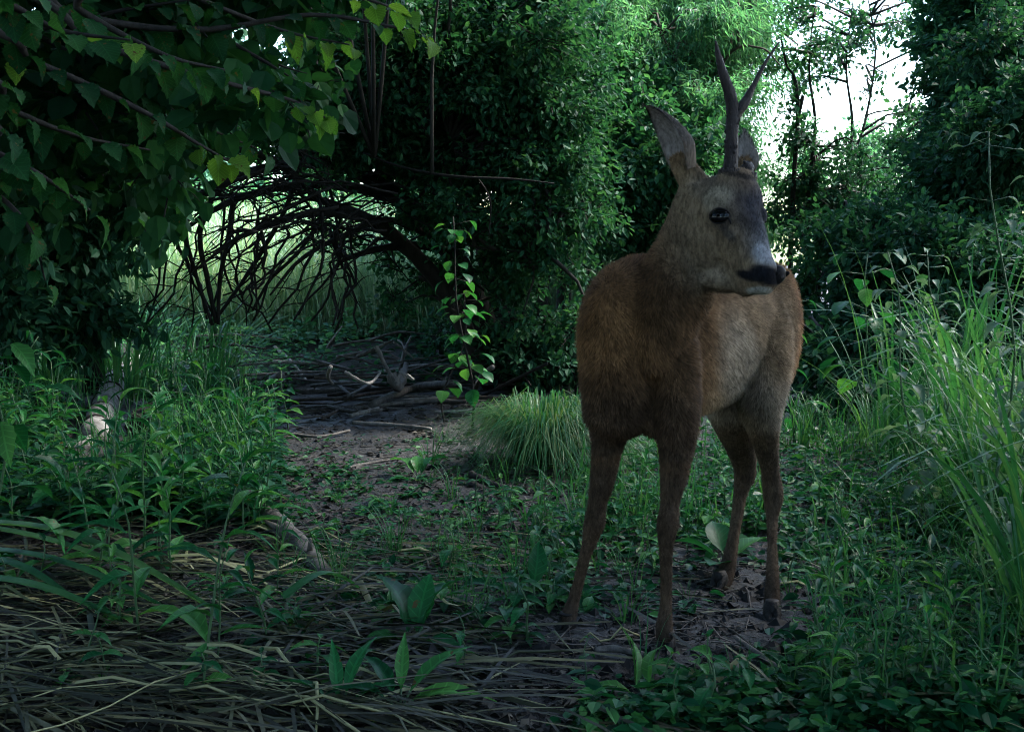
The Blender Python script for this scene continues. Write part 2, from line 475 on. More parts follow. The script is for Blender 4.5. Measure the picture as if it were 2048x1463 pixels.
# ------------------------------------------------------------------ roe deer
def build_deer():
    base = Vector((.33, 2.12, 0.0))
    root = empty('roe_deer', base, 'brown roebuck with one forked antler and one broken stub standing on the path looking right', 'deer')
    Z = Vector((0, 0, 1))
    FW = Vector((-.62, -.785, 0)).normalized()          # the way the body faces
    LT = Vector((-FW.y, FW.x, 0))                        # the animal's left
    mb = MB()

    def loft(secs, n=28):
        vs, fs = [], []
        for c, U, V in secs:
            for k in range(n):
                th = 2 * PI * k / n
                vs.append(c + U * math.cos(th) + V * math.sin(th))
        m = len(secs)
        for i in range(m - 1):
            for k in range(n):
                a0, a1 = i * n + k, i * n + (k + 1) % n
                fs += [(a0, a1, a1 + n), (a0, a1 + n, a0 + n)]
        c0 = len(vs); vs += [secs[0][0], secs[-1][0]]
        for k in range(n):
            fs.append((c0, (k + 1) % n, k)); fs.append((c0 + 1, (m - 1) * n + k, (m - 1) * n + (k + 1) % n))
        mb.add([tuple(p) for p in vs], fs)

    def ball(c, ax, n=14):
        """ellipsoid with half-axis vectors ax."""
        secs = []
        for i in range(1, n):
            th = PI * i / n
            secs.append((c + ax[2] * math.cos(th), ax[0] * math.sin(th), ax[1] * math.sin(th)))
        loft(secs, 20)

    def limb(spec, n=18):
        """spec: (px_left, px_right, py, depth, thick_ratio) -> tapered leg seen in the photograph."""
        cs = [at((a + b) / 2, y, d) for a, b, y, d, r in spec]
        P = curve_pts(cs, 5 * (len(cs) - 1) + 1)
        hw = [(b - a) / 2 * d / FPX for a, b, y, d, r in spec]
        rr = [r for *_, r in spec]
        tt = [i / 5 for i in range(len(P))]
        idx = list(range(len(spec)))
        HW = np.interp(tt, idx, hw); RR = np.interp(tt, idx, rr)
        secs = []
        for i, p in enumerate(P):
            secs.append((p, Vector((HW[i], 0, 0)), Vector((0, HW[i] * RR[i], 0))))
        loft(secs, n)

    O = Vector((.175, 1.95, 0))
    def tp(t, z): return O - FW * t + Z * z
    # trunk: t from the breast back, centre height, half width, half height
    S = [(-.045, .565, .025, .05), (-.025, .56, .052, .10), (.02, .562, .076, .130), (.09, .556, .095, .152), (.18, .552, .110, .160),
         (.28, .551, .118, .160), (.37, .553, .120, .153), (.45, .563, .110, .143), (.52, .573, .102, .134), (.58, .580, .088, .116),
         (.618, .585, .062, .085), (.638, .59, .026, .045)]
    loft([(tp(t, z), LT * hw, Z * hh) for t, z, hw, hh in S])
    # shoulders, upper arms, thighs
    for s, d in ((1, 0), (-1, 0)):
        c = tp(.11, .545) + LT * (.058 * s)
        ball(c, (LT * .046, (Z * .3 - FW * .95).normalized() * .085, (Z - FW * .25).normalized() * .165))
        c = tp(.525, .545) + LT * (.060 * s)
        ball(c, (LT * .052, (FW * .95 + Z * .1).normalized() * .10, (Z * .95 - FW * .10).normalized() * .150))
    ball(tp(.015, .50) + LT * .008, (LT * .066, FW * .068, Z * .105))                        # breast
    ball(tp(.03, .43), (LT * .060, FW * .07, Z * .05))
    # legs
    limb([(1215, 1285, 640, 2.02, 1.2), (1182, 1295, 700, 2.02, 1.25), (1172, 1290, 760, 2.015, 1.3), (1176, 1275, 815, 2.01, 1.35), (1182, 1256, 868, 2.01, 1.35), (1183, 1244, 900, 2.01, 1.3), (1179, 1228, 970, 2.015, 1.15),
          (1175, 1213, 1010, 2.015, 1.1), (1166, 1211, 1048, 2.015, 1.2), (1163, 1194, 1085, 2.02, 1.0), (1155, 1180, 1120, 2.02, 1.0),
          (1146, 1170, 1160, 2.025, 1.05), (1134, 1160, 1200, 2.03, 1.25), (1122, 1156, 1225, 2.025, 1.2), (1119, 1152, 1245, 2.02, 1.1)])
    limb([(1315, 1385, 650, 1.97, 1.0), (1295, 1398, 720, 1.955, 1.2), (1300, 1398, 800, 1.95, 1.35), (1313, 1393, 868, 1.945, 1.3), (1318, 1386, 905, 1.945, 1.25), (1320, 1372, 965, 1.94, 1.1),
          (1321, 1359, 1005, 1.94, 1.1), (1313, 1358, 1047, 1.935, 1.2), (1317, 1347, 1095, 1.935, 1.0), (1320, 1345, 1150, 1.935, 1.0),
          (1320, 1344, 1205, 1.935, 1.1), (1311, 1346, 1248, 1.935, 1.25), (1310, 1349, 1280, 1.93, 1.1)])
    limb([(1430, 1490, 620, 2.33, 1.2), (1400, 1500, 700, 2.33, 1.5), (1408, 1505, 800, 2.32, 1.5), (1425, 1510, 850, 2.33, 1.4), (1447, 1512, 892, 2.37, 1.2), (1466, 1512, 932, 2.41, 1.15), (1468, 1510, 955, 2.42, 1.25),
          (1467, 1494, 990, 2.41, 1.05), (1458, 1481, 1060, 2.38, 1.0), (1443, 1474, 1120, 2.35, 1.05), (1428, 1468, 1155, 2.33, 1.2), (1418, 1458, 1178, 2.31, 1.0)])
    limb([(1515, 1560, 590, 2.28, 1.0), (1480, 1580, 660, 2.25, 1.3), (1474, 1580, 720, 2.235, 1.5), (1478, 1570, 780, 2.22, 1.5), (1484, 1560, 830, 2.22, 1.4), (1508, 1556, 895, 2.25, 1.3), (1522, 1558, 940, 2.28, 1.3), (1526, 1567, 990, 2.29, 1.3),
          (1532, 1557, 1035, 2.27, 1.05), (1534, 1555, 1085, 2.23, 1.0), (1531, 1559, 1150, 2.18, 1.1), (1527, 1561, 1200, 2.15, 1.2), (1525, 1560, 1240, 2.12, 1.1)])
    # neck: outline rows of the photograph (left px, right px, row, depth, depth half thickness)
    NK = [(1225, 1345, 735, 1.985, .095), (1222, 1372, 690, 1.985, .10), (1230, 1400, 635, 1.98, .10), (1252, 1430, 585, 1.975, .090), (1288, 1438, 535, 1.965, .078), (1314, 1445, 485, 1.955, .066),
          (1334, 1450, 440, 1.945, .058), (1348, 1455, 400, 1.94, .052), (1364, 1450, 368, 1.94, .042)]
    loft([(at((a + b) / 2, y, d), Vector(((b - a) / 2 * d / FPX, 0, 0)), Vector((0, t, 0))) for a, b, y, d, t in NK])
    # head: axis from the poll to the nose, sections across it
    HD = [(1405, 385, 1.945, .036, .036), (1425, 405, 1.930, .050, .050), (1447, 432, 1.912, .0585, .054), (1464, 466, 1.895, .060, .051), (1481, 497, 1.878, .055, .043),
          (1496, 522, 1.862, .048, .035), (1511, 541, 1.846, .040, .030), (1526, 553, 1.836, .034, .027), (1542, 559, 1.826, .027, .023), (1551, 561, 1.820, .015, .014)]
    cs = [at(x, y, d) for x, y, d, *_ in HD]
    secs = []
    for i, (x, y, d, hv, hl) in enumerate(HD):
        ax = (cs[min(i + 1, len(cs) - 1)] - cs[max(i - 1, 0)]).normalized()
        side = ax.cross(Z).normalized()                  # out of the face's right side, towards the camera
        up = side.cross(ax).normalized()
        secs.append((cs[i], side * hl, up * hv))
    loft(secs)
    hax = (cs[6] - cs[1]).normalized(); hside = hax.cross(Z).normalized(); hup = hside.cross(hax).normalized()
    if hside.y > 0: hside = -hside
    if hup.z < 0: hup = -hup
    def hp(px, py, d): return at(px, py, d)
    # brow ridges, forehead, cheek, jaw, far brow
    ball(at(1478, 385, 1.905), (hside * .042, hup * .03, hax * .052))
    ball(at(1440, 415, 1.885), (hside * .026, hup * .026, hax * .034))
    ball(at(1513, 426, 1.938), (hside * .017, hup * .017, hax * .026))
    ball(at(1418, 490, 1.905), (hside * .040, hup * .050, hax * .050))
    ball(at(1470, 535, 1.875), (hside * .026, hup * .030, hax * .060))
    ball(at(1516, 571, 1.845), (hside * .018, Vector((0, 0, .0105)), Vector((.027, -.008, .004))))
    ball(at(1458, 560, 1.885), (Vector((0, .032, 0)), Vector((0, 0, .022)), Vector((.050, -.012, 0))))
    ball(at(1475, 360, 1.91), (hside * .042, hup * .022, hax * .022))
    # ear stalks
    loft([(at(1395, 375, 1.945), Vector((.024, 0, .012)), Vector((0, .022, 0))), (at(1368, 335, 1.945), Vector((.020, 0, .010)), Vector((0, .018, 0))),
          (at(1350, 310, 1.945), Vector((.012, 0, .006)), Vector((0, .010, 0)))], 14)
    loft([(at(1478, 365, 1.95), Vector((.02, 0, 0)), Vector((0, .02, 0))), (at(1490, 335, 1.975), Vector((.015, 0, 0)), Vector((0, .014, 0))), (at(1490, 315, 1.98), Vector((.009, 0, 0)), Vector((0, .008, 0)))], 14)
    # short rump tail hump
    raw = bpy.data.objects.new('raw', mb.mesh('raw', None or M['bark']))
    COL.objects.link(raw)
    md = raw.modifiers.new('r', 'REMESH'); md.mode = 'VOXEL'; md.voxel_size = .0048
    s1 = raw.modifiers.new('s', 'SMOOTH'); s1.factor = .5; s1.iterations = 5
    dg = bpy.context.evaluated_depsgraph_get()
    ev = raw.evaluated_get(dg)
    tmp = bpy.data.meshes.new_from_object(ev, depsgraph=dg)
    bpy.data.objects.remove(raw)
    tmp.calc_loop_triangles()
    nv = len(tmp.vertices)
    V = np.empty(nv * 3, np.float32); tmp.vertices.foreach_get('co', V); V = V.reshape(-1, 3)
    NT = len(tmp.loop_triangles)
    T = np.empty(NT * 3, np.int32); tmp.loop_triangles.foreach_get('vertices', T); T = T.reshape(-1, 3)
    N = np.empty(nv * 3, np.float32); tmp.vertex_normals.foreach_get('vector', N); N = N.reshape(-1, 3)
    bpy.data.meshes.remove(tmp)

    # --- coat colours, with some light and shade painted in
    def arr(p): return np.array(p[:])
    def ell(P, c, ax, k=1.0):
        """soft 0..1 weight inside an ellipsoid with half-axes ax."""
        q = P - arr(c)
        r = np.zeros(len(P))
        for a in ax:
            a = arr(a); L2 = (a @ a)
            r += ((q @ a) / L2) ** 2
        return 1 - smooth(1 - .45 * k, 1 + .45 * k, np.sqrt(r))
    tt = (V - arr(O)) @ (-arr(FW)); ll = (V - arr(O)) @ arr(LT); zz = V[:, 2]
    headw = smooth(.80, .90, zz - .0) * (tt < .35)
    C = np.tile(np.array([.168, .084, .034]), (nv, 1))
    def mix(w, c):
        nonlocal C
        w = np.clip(w, 0, 1)[:, None]; C = C * (1 - w) + np.array(c) * w
    mix(smooth(.60, .70, zz) * (zz < .8) * .55, (.10, .055, .032))                                  # darker back
    mix(smooth(.10, .30, tt) * (1 - smooth(.60, .72, zz)) * .85, (.27, .18, .105))                  # paler flank
    mix(smooth(.25, .5, tt) * (1 - smooth(.42, .50, zz)) * smooth(.33, .38, zz) * .8, (.32, .27, .21)) # belly
    mix(smooth(.50, .62, tt) * smooth(.025, .075, ll) * .95, (.28, .11, .03))                        # rusty haunch
    mix((1 - smooth(.06, .16, tt)) * (1 - smooth(.44, .56, zz)) * smooth(.33, .36, zz) * .85, (.042, .028, .018)) # dark breast, partly painted shade
    mix((1 - smooth(.30, .42, zz)) * .9, (.050, .036, .025))                                       # legs
    mix((1 - smooth(.02, .11, zz)) * .7, (.045, .032, .024))
    nk = ell(V, at(1385, 640, 1.90), (Vector((.075, 0, .02)), Vector((0, .12, 0)), Vector((-.02, 0, .13))))
    mix(ell(V, at(1470, 720, 2.12), (Vector((.05, 0, .02)), Vector((0, .12, 0)), Vector((-.01, 0, .11))), .9) * .5, (.34, .28, .21))                # pale flank fold
    mix(nk * .7, (.058, .035, .019))                                                               # darker throat, partly painted shade
    hd = ell(V, at(1460, 450, 1.9), (hside * .13, hup * .105, hax * .165), .8)
    mix(hd * .9, (.19, .136, .084))
    mix(ell(V, at(1515, 430, 1.89), (hside * .065, hup * .040, hax * .10), .8) * .97, (.032, .033, .042))  # dark grey face blaze
    mix(ell(V, at(1530, 500, 1.855), (hside * .04, hup * .03, hax * .05), .9) * .6, (.16, .165, .18))
    mix(ell(V, at(1432, 398, 1.87), (hside * .05, hup * .02, hax * .026), .9) * .6, (.34, .28, .20))
    mix(ell(V, at(1420, 372, 1.91), (hside * .06, hup * .02, hax * .03), .9) * .5, (.09, .075, .06))
    mix(ell(V, at(1444, 437, 1.86), (hside * .03, hup * .016, hax * .022), .35) * .6, (.05, .043, .04))  # dark eye rim
    mix(ell(V, at(1463, 468, 1.85), (hside * .03, hup * .008, hax * .018), .6) * .7, (.05, .045, .042)) # tear gland
    mix(ell(V, at(1540, 508, 1.83), (hside * .035, hup * .016, hax * .022), .9) * .5, (.36, .37, .40)) # highlight on the nose bridge, painted into the coat
    mix(ell(V, at(1534, 551, 1.83), (Vector((0, .06, 0)), Vector((.003, 0, .0172)), Vector((.027, -.008, .004))), .5), (.008, .008, .010))
    mix(ell(V, at(1502, 553, 1.835), (Vector((0, .06, 0)), Vector((.002, 0, .0085)), Vector((.022, -.01, .002))), .7), (.010, .010, .012))   # black muzzle band
    mix(ell(V, at(1517, 581, 1.84), (Vector((0, .05, 0)), Vector((0, 0, .0085)), Vector((.020, 0, .002))), .5) * .85, (.40, .38, .34))  # white chin
    mix(ell(V, at(1440, 565, 1.88), (hside * .06, hup * .03, hax * .06), .9) * .35, (.25, .20, .15))
    mix(ell(V, at(1476, 352, 1.90), (Vector((.038, 0, -.008)), Vector((0, .05, 0)), Vector((.001, 0, .0055))), .7) * .85, (.02, .018, .018))
    nzv = np.sin(V[:, 0] * 61 + V[:, 2] * 37) * np.sin(V[:, 1] * 53 - V[:, 2] * 71) * .10 + np.sin(V[:, 2] * 150 + V[:, 0] * 90) * .05
    st = np.sin(V[:, 2] * 23 + V[:, 0] * 31 + 2 * np.sin(V[:, 0] * 17 + V[:, 1] * 13)) * np.sin(V[:, 0] * 41 - V[:, 1] * 19 + V[:, 2] * 9)
    fine_ = np.sin(V[:, 2] * 95 + 3 * np.sin(V[:, 0] * 60)) * np.sin(V[:, 0] * 120 + V[:, 1] * 70 + 2 * np.sin(V[:, 2] * 40))
    C = C * (1 + nzv + .20 * st + .14 * fine_)[:, None]

    skin = coat_mat('deer_coat', .8, .05)
    body = bpy.data.objects.new('body', mesh_np('body', V, T, skin, colors=C))
    put(body, root); body.location = -base

    # --- short coat hairs, each one a thin tapered blade lying along the coat
    e1 = V[T[:, 1]] - V[T[:, 0]]; e2 = V[T[:, 2]] - V[T[:, 0]]
    area = np.linalg.norm(np.cross(e1, e2), axis=1) * .5
    NH = 190000
    ti = RNG.choice(NT, NH, p=area / area.sum())
    r1, r2 = np.sqrt(RNG.random(NH)), RNG.random(NH)
    w = np.stack([1 - r1, r1 * (1 - r2), r1 * r2], 1)
    P = (V[T[ti]] * w[:, :, None]).sum(1)
    HN = (N[T[ti]] * w[:, :, None]).sum(1); HN /= np.linalg.norm(HN, axis=1, keepdims=True)
    HC = (C[T[ti]] * w[:, :, None]).sum(1)
    pt = (P - arr(O)) @ (-arr(FW))
    ishead = ell(P, at(1455, 445, 1.9), (hside * .13, hup * .11, hax * .17), .6)
    flow = np.tile(arr(-FW * .55 - Z * .75), (NH, 1)) * (1 - ishead)[:, None] + arr(-hax) * ishead[:, None]
    up = smooth(.66, .72, P[:, 2]) * (1 - smooth(.74, .78, P[:, 2]))
    flow += arr(-FW)[None] * (up * .6)[:, None]
    flow += RNG.normal(0, .22, (NH, 3))
    flow -= HN * (flow * HN).sum(1, keepdims=True)
    flow /= np.linalg.norm(flow, axis=1, keepdims=True)
    L = np.interp(P[:, 2], [0, .1, .34, .42, .6, .8], [.004, .0045, .007, .015, .016, .014])
    L = L * (1 - ishead) + .0052 * ishead
    mz = ell(P, at(1528, 556, 1.83), (hside * .06, hup * .035, hax * .05), .4)
    L = L * (1 - .65 * mz)
    L *= RNG.uniform(.7, 1.3, NH)
    L *= 1 - .97 * ell(P, at(1439, 432, 1.87), (hside * .05, hup * .0145, hax * .0195), .12)
    lift = RNG.uniform(.18, .60, NH)
    tip = P + flow * (L * np.cos(lift))[:, None] + HN * (L * np.sin(lift))[:, None]
    sd_ = np.cross(flow, HN); wd = RNG.uniform(.0005, .0010, NH) * np.interp(L, [.004, .015], [.8, 1.25])
    A = P - HN * .001 - sd_ * wd[:, None]; B = P - HN * .001 + sd_ * wd[:, None]
    FV = np.stack([A, B, tip], 1).reshape(-1, 3)
    FT = np.arange(NH * 3).reshape(-1, 3)
    br = RNG.uniform(.55, 1.5, NH)
    tuft_ = np.sin(P[:, 0] * 210 + 2.5 * np.sin(P[:, 2] * 90)) * np.sin(P[:, 2] * 170 + 2 * np.sin(P[:, 1] * 110)) + .6 * np.sin(P[:, 0] * 75 + P[:, 2] * 61 + P[:, 1] * 40)
    br = br * (1 + .2 * tuft_)
    FC = np.stack([HC * (br * .8)[:, None], HC * (br * .8)[:, None], HC * (br * 1.2)[:, None]], 1).reshape(-1, 3)
    fur = bpy.data.objects.new('fur', mesh_np('fur', FV, FT, coat_mat('deer_hair', .7, .06), colors=FC))
    put(fur, body); fur['kind'] = 'stuff'

    bvh = BVHTree.FromPolygons([tuple(p) for p in V.tolist()], T.tolist())
    def hit(px, py):
        o = Vector((0, 0, CAM_H)); d = (at(px, py, 2.0) - o).normalized()
        loc, nrm, i, dist = bvh.ray_cast(o, d)
        return loc, nrm
    def uv_ball(name, c, ax, mat, parent, nu=24, nvv=14, wob=None):
        vs, fs = [], []
        for i in range(nvv + 1):
            th = PI * i / nvv
            for k in range(nu):
                ph = 2 * PI * k / nu
                vs.append(c + ax[0] * (math.sin(th) * math.cos(ph)) + ax[1] * (math.sin(th) * math.sin(ph)) + ax[2] * math.cos(th))
        for i in range(nvv):
            for k in range(nu):
                a0, a1 = i * nu + k, i * nu + (k + 1) % nu
                fs += [(a0, a1, a1 + nu), (a0, a1 + nu, a0 + nu)]
        m = MB(); m.add([tuple(p) for p in vs], fs)
        o = m.build(name, mat, parent)
        return o
    eye_m = plain_mat('eye_wet', (.003, .0028, .0028), .06, .3)
    lid_m = plain_mat('eye_lid', (.012, .010, .010), .7, .15)
    nose_m = plain_mat('nose_skin', (.003, .003, .005), .5, .10, .2, 700)
    hoof_m = plain_mat('hoof_horn', (.016, .014, .013), .6, .25, .5, 200)
    antler_m = bark_mat('antler_bone', (.018, .014, .014), (.06, .045, .042), scale=90, stretch=.3, bump=.8, rough=.55)
    # eye
    loc, nrm = hit(1439, 432)
    fwd = Vector((1, -.3, -.16)); fwd = (fwd - nrm * fwd.dot(nrm)).normalized(); upv = nrm.cross(fwd).normalized()
    if upv.z < 0: upv = -upv
    c = loc - nrm * .0022
    e = uv_ball('eye', c, (fwd * .0172, upv * .0126, nrm * .0085), eye_m, body)
    lm = MB()
    for s, y0 in ((1, .0), (-1, .0)):
        pts = []
        for i in range(13):
            th = PI * i / 12
            q = c + fwd * (.0186 * math.cos(th)) + upv * (s * .0130 * math.sin(th)) + nrm * (.0042 - .0035 * abs(math.cos(th)))
            pts.append(q)
        lm.tube(pts, [.0006 + .0007 * math.sin(PI * i / 12) * (1.25 if s > 0 else .9) for i in range(13)], 8)
    lm.tube([c + fwd * .0165 + nrm * .0045 - upv * .002, c + fwd * .0205 + nrm * .0030 - upv * .007, c + fwd * .0225 + nrm * .002 - upv * .012], [.0016, .0018, .0006], 8)
    lm.build('eyelid', lid_m, e)
    # lashes/other eye on the far side
    loc2 = at(1502, 432, 1.966)
    uv_ball('eye', loc2 + Vector((.004, .010, 0)), (hax * .0145, hup * .0115, hside * .011), eye_m, body)
    # nose pad with nostrils
    nc = at(1551, 551, 1.831)
    nvx = (hax * .75 + hup * .65).normalized(); nvz = hside.cross(nvx).normalized()
    no = uv_ball('nose', nc, (hside * .0185, Vector((.004, -.002, .0172)), Vector((.0108, -.006, -.001))), nose_m, body)
    hole_m = plain_mat('nostril_dark', (.002, .002, .002), .8, .1)
    for s in (1, -1):
        uv_ball('nostril', nc + hside * (.0125 * s) + Vector((.006, -.003, .002)), (hside * .006, Vector((.001, 0, .0050)), Vector((.007, -.002, .002))), hole_m, no, 12, 8)
    # ears: cupped blades with a rim of thickness
    def ear(tip, root_, wide, open_dir, name, cup=.55, wrap=1.35):
        ax = (tip - root_); Lh = ax.length; ax = ax.normalized()
        od = (open_dir - ax * open_dir.dot(ax)).normalized(); sv = ax.cross(od)
        nu, nvv = 16, 18
        vs_o, vs_i = [], []
        for i in range(nvv + 1):
            t = i / nvv
            wv = wide * (math.sin(PI * min(1, .18 + t * .82) ** .85) ** .8 if t < 1 else 0) + .0008
            wv = wide * ((1 - t) ** .75) * (1 + 1.5 * t) * (.62 + .38 * min(1, t / .3)) * .82 + .0006
            for k in range(nu + 1):
                a = (k / nu - .5) * 2
                ang = a * (wrap - .40 * t)
                p = root_ + ax * (Lh * t) + sv * (wv * math.sin(ang)) - od * (wv * cup * math.cos(ang) * (1 - .25 * t))
                vs_o.append(p - od * .0016); vs_i.append(p + od * .0016 * (1 - a * a))
        st = nu + 1
        vs = vs_o + vs_i; off = len(vs_o); fs = []
        for i in range(nvv):
            for k in range(nu):
                a0 = i * st + k
                fs += [(a0, a0 + st, a0 + st + 1), (a0, a0 + st + 1, a0 + 1)]
                b0 = a0 + off
                fs += [(b0, b0 + st + 1, b0 + st), (b0, b0 + 1, b0 + st + 1)]
            for k in (0, nu):
                a0 = i * st + k; fs += [(a0, a0 + off, a0 + off + st), (a0, a0 + off + st, a0 + st)]
        va = np.array([tuple(p) for p in vs]); fa = np.array(fs)
        col = np.tile(np.array([.115, .095, .08]), (len(va), 1))
        nin = len(vs_i)
        tcol = np.array([[i / nvv, (k / nu - .5) * 2] for i in range(nvv + 1) for k in range(nu + 1)])
        col[off:] = np.array([.42, .36, .33])[None] * (1 - .25 * tcol[:, :1])
        col[:off] = col[:off] * (1 - .5 * tcol[:, :1])
        lowb = (1 - smooth(.05, .38, tcol[:, :1]))
        col[off:] = col[off:] * (1 - lowb) + np.array([.19, .145, .105]) * lowb
        col[:off] = col[:off] * (1 - lowb) + np.array([.17, .125, .09]) * lowb
        edge = smooth(.45, .8, tcol[:, 0]) * smooth(.80, 1.0, np.abs(tcol[:, 1]) + .25 * smooth(.8, 1, tcol[:, 0]))
        for h_ in (slice(0, off), slice(off, None)):
            col[h_] = col[h_] * (1 - edge[:, None]) + np.array([.02, .018, .017]) * edge[:, None]
        o = bpy.data.objects.new(name, mesh_np(name, va, fa, skin, colors=col))
        put(o, body)
        # hair inside and along the rim
        nh = 2600
        pk = RNG.integers(0, nin, nh); pt_ = va[off + pk] + RNG.normal(0, .0012, (nh, 3))
        dirs = arr(ax) * .8 + arr(od) * RNG.uniform(0, .8, nh)[:, None] + RNG.normal(0, .3, (nh, 3))
        dirs /= np.linalg.norm(dirs, axis=1, keepdims=True)
        ln = RNG.uniform(.006, .016, nh) * (1 - .5 * tcol[pk, 0])
        sdv = np.cross(dirs, arr(od)); sdv /= np.linalg.norm(sdv, axis=1, keepdims=True) + 1e-9
        hv = np.stack([pt_ - sdv * .0004, pt_ + sdv * .0004, pt_ + dirs * ln[:, None]], 1).reshape(-1, 3)
        cc = np.repeat(np.clip(col[off + pk] * RNG.uniform(.8, 1.3, nh)[:, None], 0, 1), 3, axis=0)
        eh = bpy.data.objects.new('ear_hair', mesh_np('ear_hair', hv, np.arange(nh * 3).reshape(-1, 3), skin, colors=cc))
        put(eh, o); eh['kind'] = 'stuff'
        return o
    ear(at(1289, 211, 1.955), at(1362, 350, 1.942), .056, Vector((-.97, -.20, -.3)), 'ear', .95, 1.5)
    ear(at(1489, 264, 2.0), at(1490, 350, 1.965), .027, Vector((-.25, -.95, .05)), 'ear')
    # antlers
    am = MB()
    beam = curve_pts([at(1458, 366, 1.905), at(1462, 320, 1.905), at(1464, 262, 1.905), at(1466, 222, 1.905), at(1459, 185, 1.9), at(1447, 150, 1.893), at(1437, 112, 1.887), at(1431, 82, 1.882)], 40)
    am.tube(beam, np.interp(np.linspace(0, 7, 40), [0, .6, 2, 2.9, 3.3, 4, 5, 6, 7], [.0140, .0122, .0108, .0112, .0110, .0098, .0082, .0052, .0016]), 14, wob=.085)
    am.tube(curve_pts([at(1466, 246, 1.905), at(1474, 226, 1.906), at(1489, 206, 1.908), at(1505, 176, 1.912), at(1527, 132, 1.918), at(1558, 84, 1.925)], 26),
            np.interp(range(26), [0, 5, 9, 13, 16, 20, 25], [.0085, .0098, .0088, .0068, .0044, .0032, .0012]), 12, wob=.085)
    for k in range(46):                                              # pearling low on the beam
        q = beam[random.randint(3, 17)]; th = random.uniform(0, 2 * PI); r = .0105
        p0 = q + Vector((r * math.cos(th), r * math.sin(th), 0)); am.tube([p0 - Vector((0, 0, .003)), p0 + Vector((.0014 * math.cos(th), .0014 * math.sin(th), .001)), p0 + Vector((0, 0, .005))], [.0012, .0019, .0008], 5)
    tuft = []
    an = am.build('antler', antler_m, body)
    an['label'] = 'tall dark antler forked into two tines'
    bm_ = MB()
    for k in range(26):
        th = 2 * PI * k / 26
        q = at(1459, 345, 1.905) + Vector((.0155 * math.cos(th), .0155 * math.sin(th), random.uniform(-.002, .002)))
        bm_.tube([q - Vector((0, 0, .004)), q + Vector((.002 * math.cos(th), .002 * math.sin(th), .004 + .003 * random.random()))], [.0036, .0018], 6)
    bm_.build('antler_burr', antler_m, an)
    sm_ = MB()
    sm_.tube(curve_pts([at(1489, 364, 1.925), at(1492, 345, 1.927), at(1499, 324, 1.93)], 7), [.0155, .0150, .0145, .0140, .0130, .0105, .0050], 14, wob=.14)
    sm_.tube([at(1494, 332, 1.925), at(1488, 322, 1.92)], [.006, .002], 8)
    for k in range(22):
        th = 2 * PI * k / 22
        q = at(1492, 352, 1.925) + Vector((.0165 * math.cos(th), .0165 * math.sin(th), random.uniform(-.002, .002)))
        sm_.tube([q - Vector((0, 0, .004)), q + Vector((0, 0, .005))], [.0036, .0018], 6)
    so = sm_.build('antler', antler_m, body)
    so['label'] = 'broken antler reduced to a short dark stub'
    # hooves: two pointed toes each, standing on the ground
    for px, py, d, dr in ((1134, 1258, 2.02, FW), (1332, 1305, 1.93, (FW + Vector((.35, -.1, 0)))), (1438, 1192, 2.31, FW), (1543, 1268, 2.12, FW + Vector((.5, 0, 0)))):
        p = at(px, py, d)
        z0 = float(gz(p.x, p.y)); dr = dr.normalized(); sv = Vector((-dr.y, dr.x, 0))
        hm = MB()
        for s in (1, -1):
            c_ = Vector((p.x, p.y, 0)) + sv * (.0082 * s)
            rings = [(-.014, .022, .006, .006), (-.009, .020, .0090, .014), (.004, .018, .0092, .014), (.016, .008, .0075, .008), (.027, .003, .0025, .003)]
            secs_ = []
            vs, fs, n = [], [], 12
            for (fx, hz, hw, hh) in rings:
                for k in range(n):
                    th = 2 * PI * k / n
                    q = c_ + dr * fx + sv * (hw * math.cos(th)); zq = z0 + max(-.004, hz + hh * math.sin(th) * 1.2 - .004)
                    vs.append((q.x, q.y, zq))
            for i in range(len(rings) - 1):
                for k in range(n):
                    a0, a1 = i * n + k, i * n + (k + 1) % n
                    fs += [(a0, a1, a1 + n), (a0, a1 + n, a0 + n)]
            hm.add(vs, fs)
        # pastern joining the leg to the toes
        hm.tube([p + Z * .03, Vector((p.x, p.y, z0 + .035))], [.015, .014], 12)
        hm.build('hoof', hoof_m, body)
    for s in (1,):
        pass
    return root

build_deer()
# ------------------------------------------------------------------ foliage generators
OVAL = (np.array([(0, 0, 0), (-.24, .28, .05), (-.25, .62, .03), (0, 1, -.10), (.25, .62, .03), (.24, .28, .05)]),
        np.array([(0, 3, 2), (0, 2, 1), (0, 4, 3), (0, 5, 4)]))
LANCE = (np.array([(0, 0, 0), (-.11, .35, .03), (0, 1, -.12), (.11, .35, .03)]), np.array([(0, 2, 1), (0, 3, 2)]))
DIAM = (np.array([(0, 0, 0), (-.30, .5, .07), (0, 1, -.06), (.30, .5, .07)]), np.array([(0, 2, 1), (0, 3, 2)]))
HAZEL = (np.array([(0, 0, 0), (-.34, .16, .04), (-.45, .48, .06), (-.26, .82, .0), (0, 1.0, -.12), (.26, .82, .0), (.45, .48, .06), (.34, .16, .04)]),
         np.array([(0, 2, 1), (0, 3, 2), (0, 4, 3), (0, 5, 4), (0, 6, 5), (0, 7, 6)]))

def unit(a):
    return a / (np.linalg.norm(a, axis=-1, keepdims=True) + 1e-9)

def leaves(P, D, Nn, size, shape):
    """Many leaves: base points, pointing directions, blade normals, sizes."""
    tv, tf = shape
    D = unit(D); X = unit(np.cross(D, Nn)); Zn = np.cross(X, D)
    n = len(P)
    v = P[:, None, :] + (X[:, None, :] * tv[None, :, 0:1] + D[:, None, :] * tv[None, :, 1:2] + Zn[:, None, :] * tv[None, :, 2:3]) * size[:, None, None]
    f = (np.arange(n) * len(tv))[:, None, None] + tf[None]
    tint = np.repeat(RNG.random(n), len(tv))
    return v.reshape(-1, 3), f.reshape(-1, 3), tint

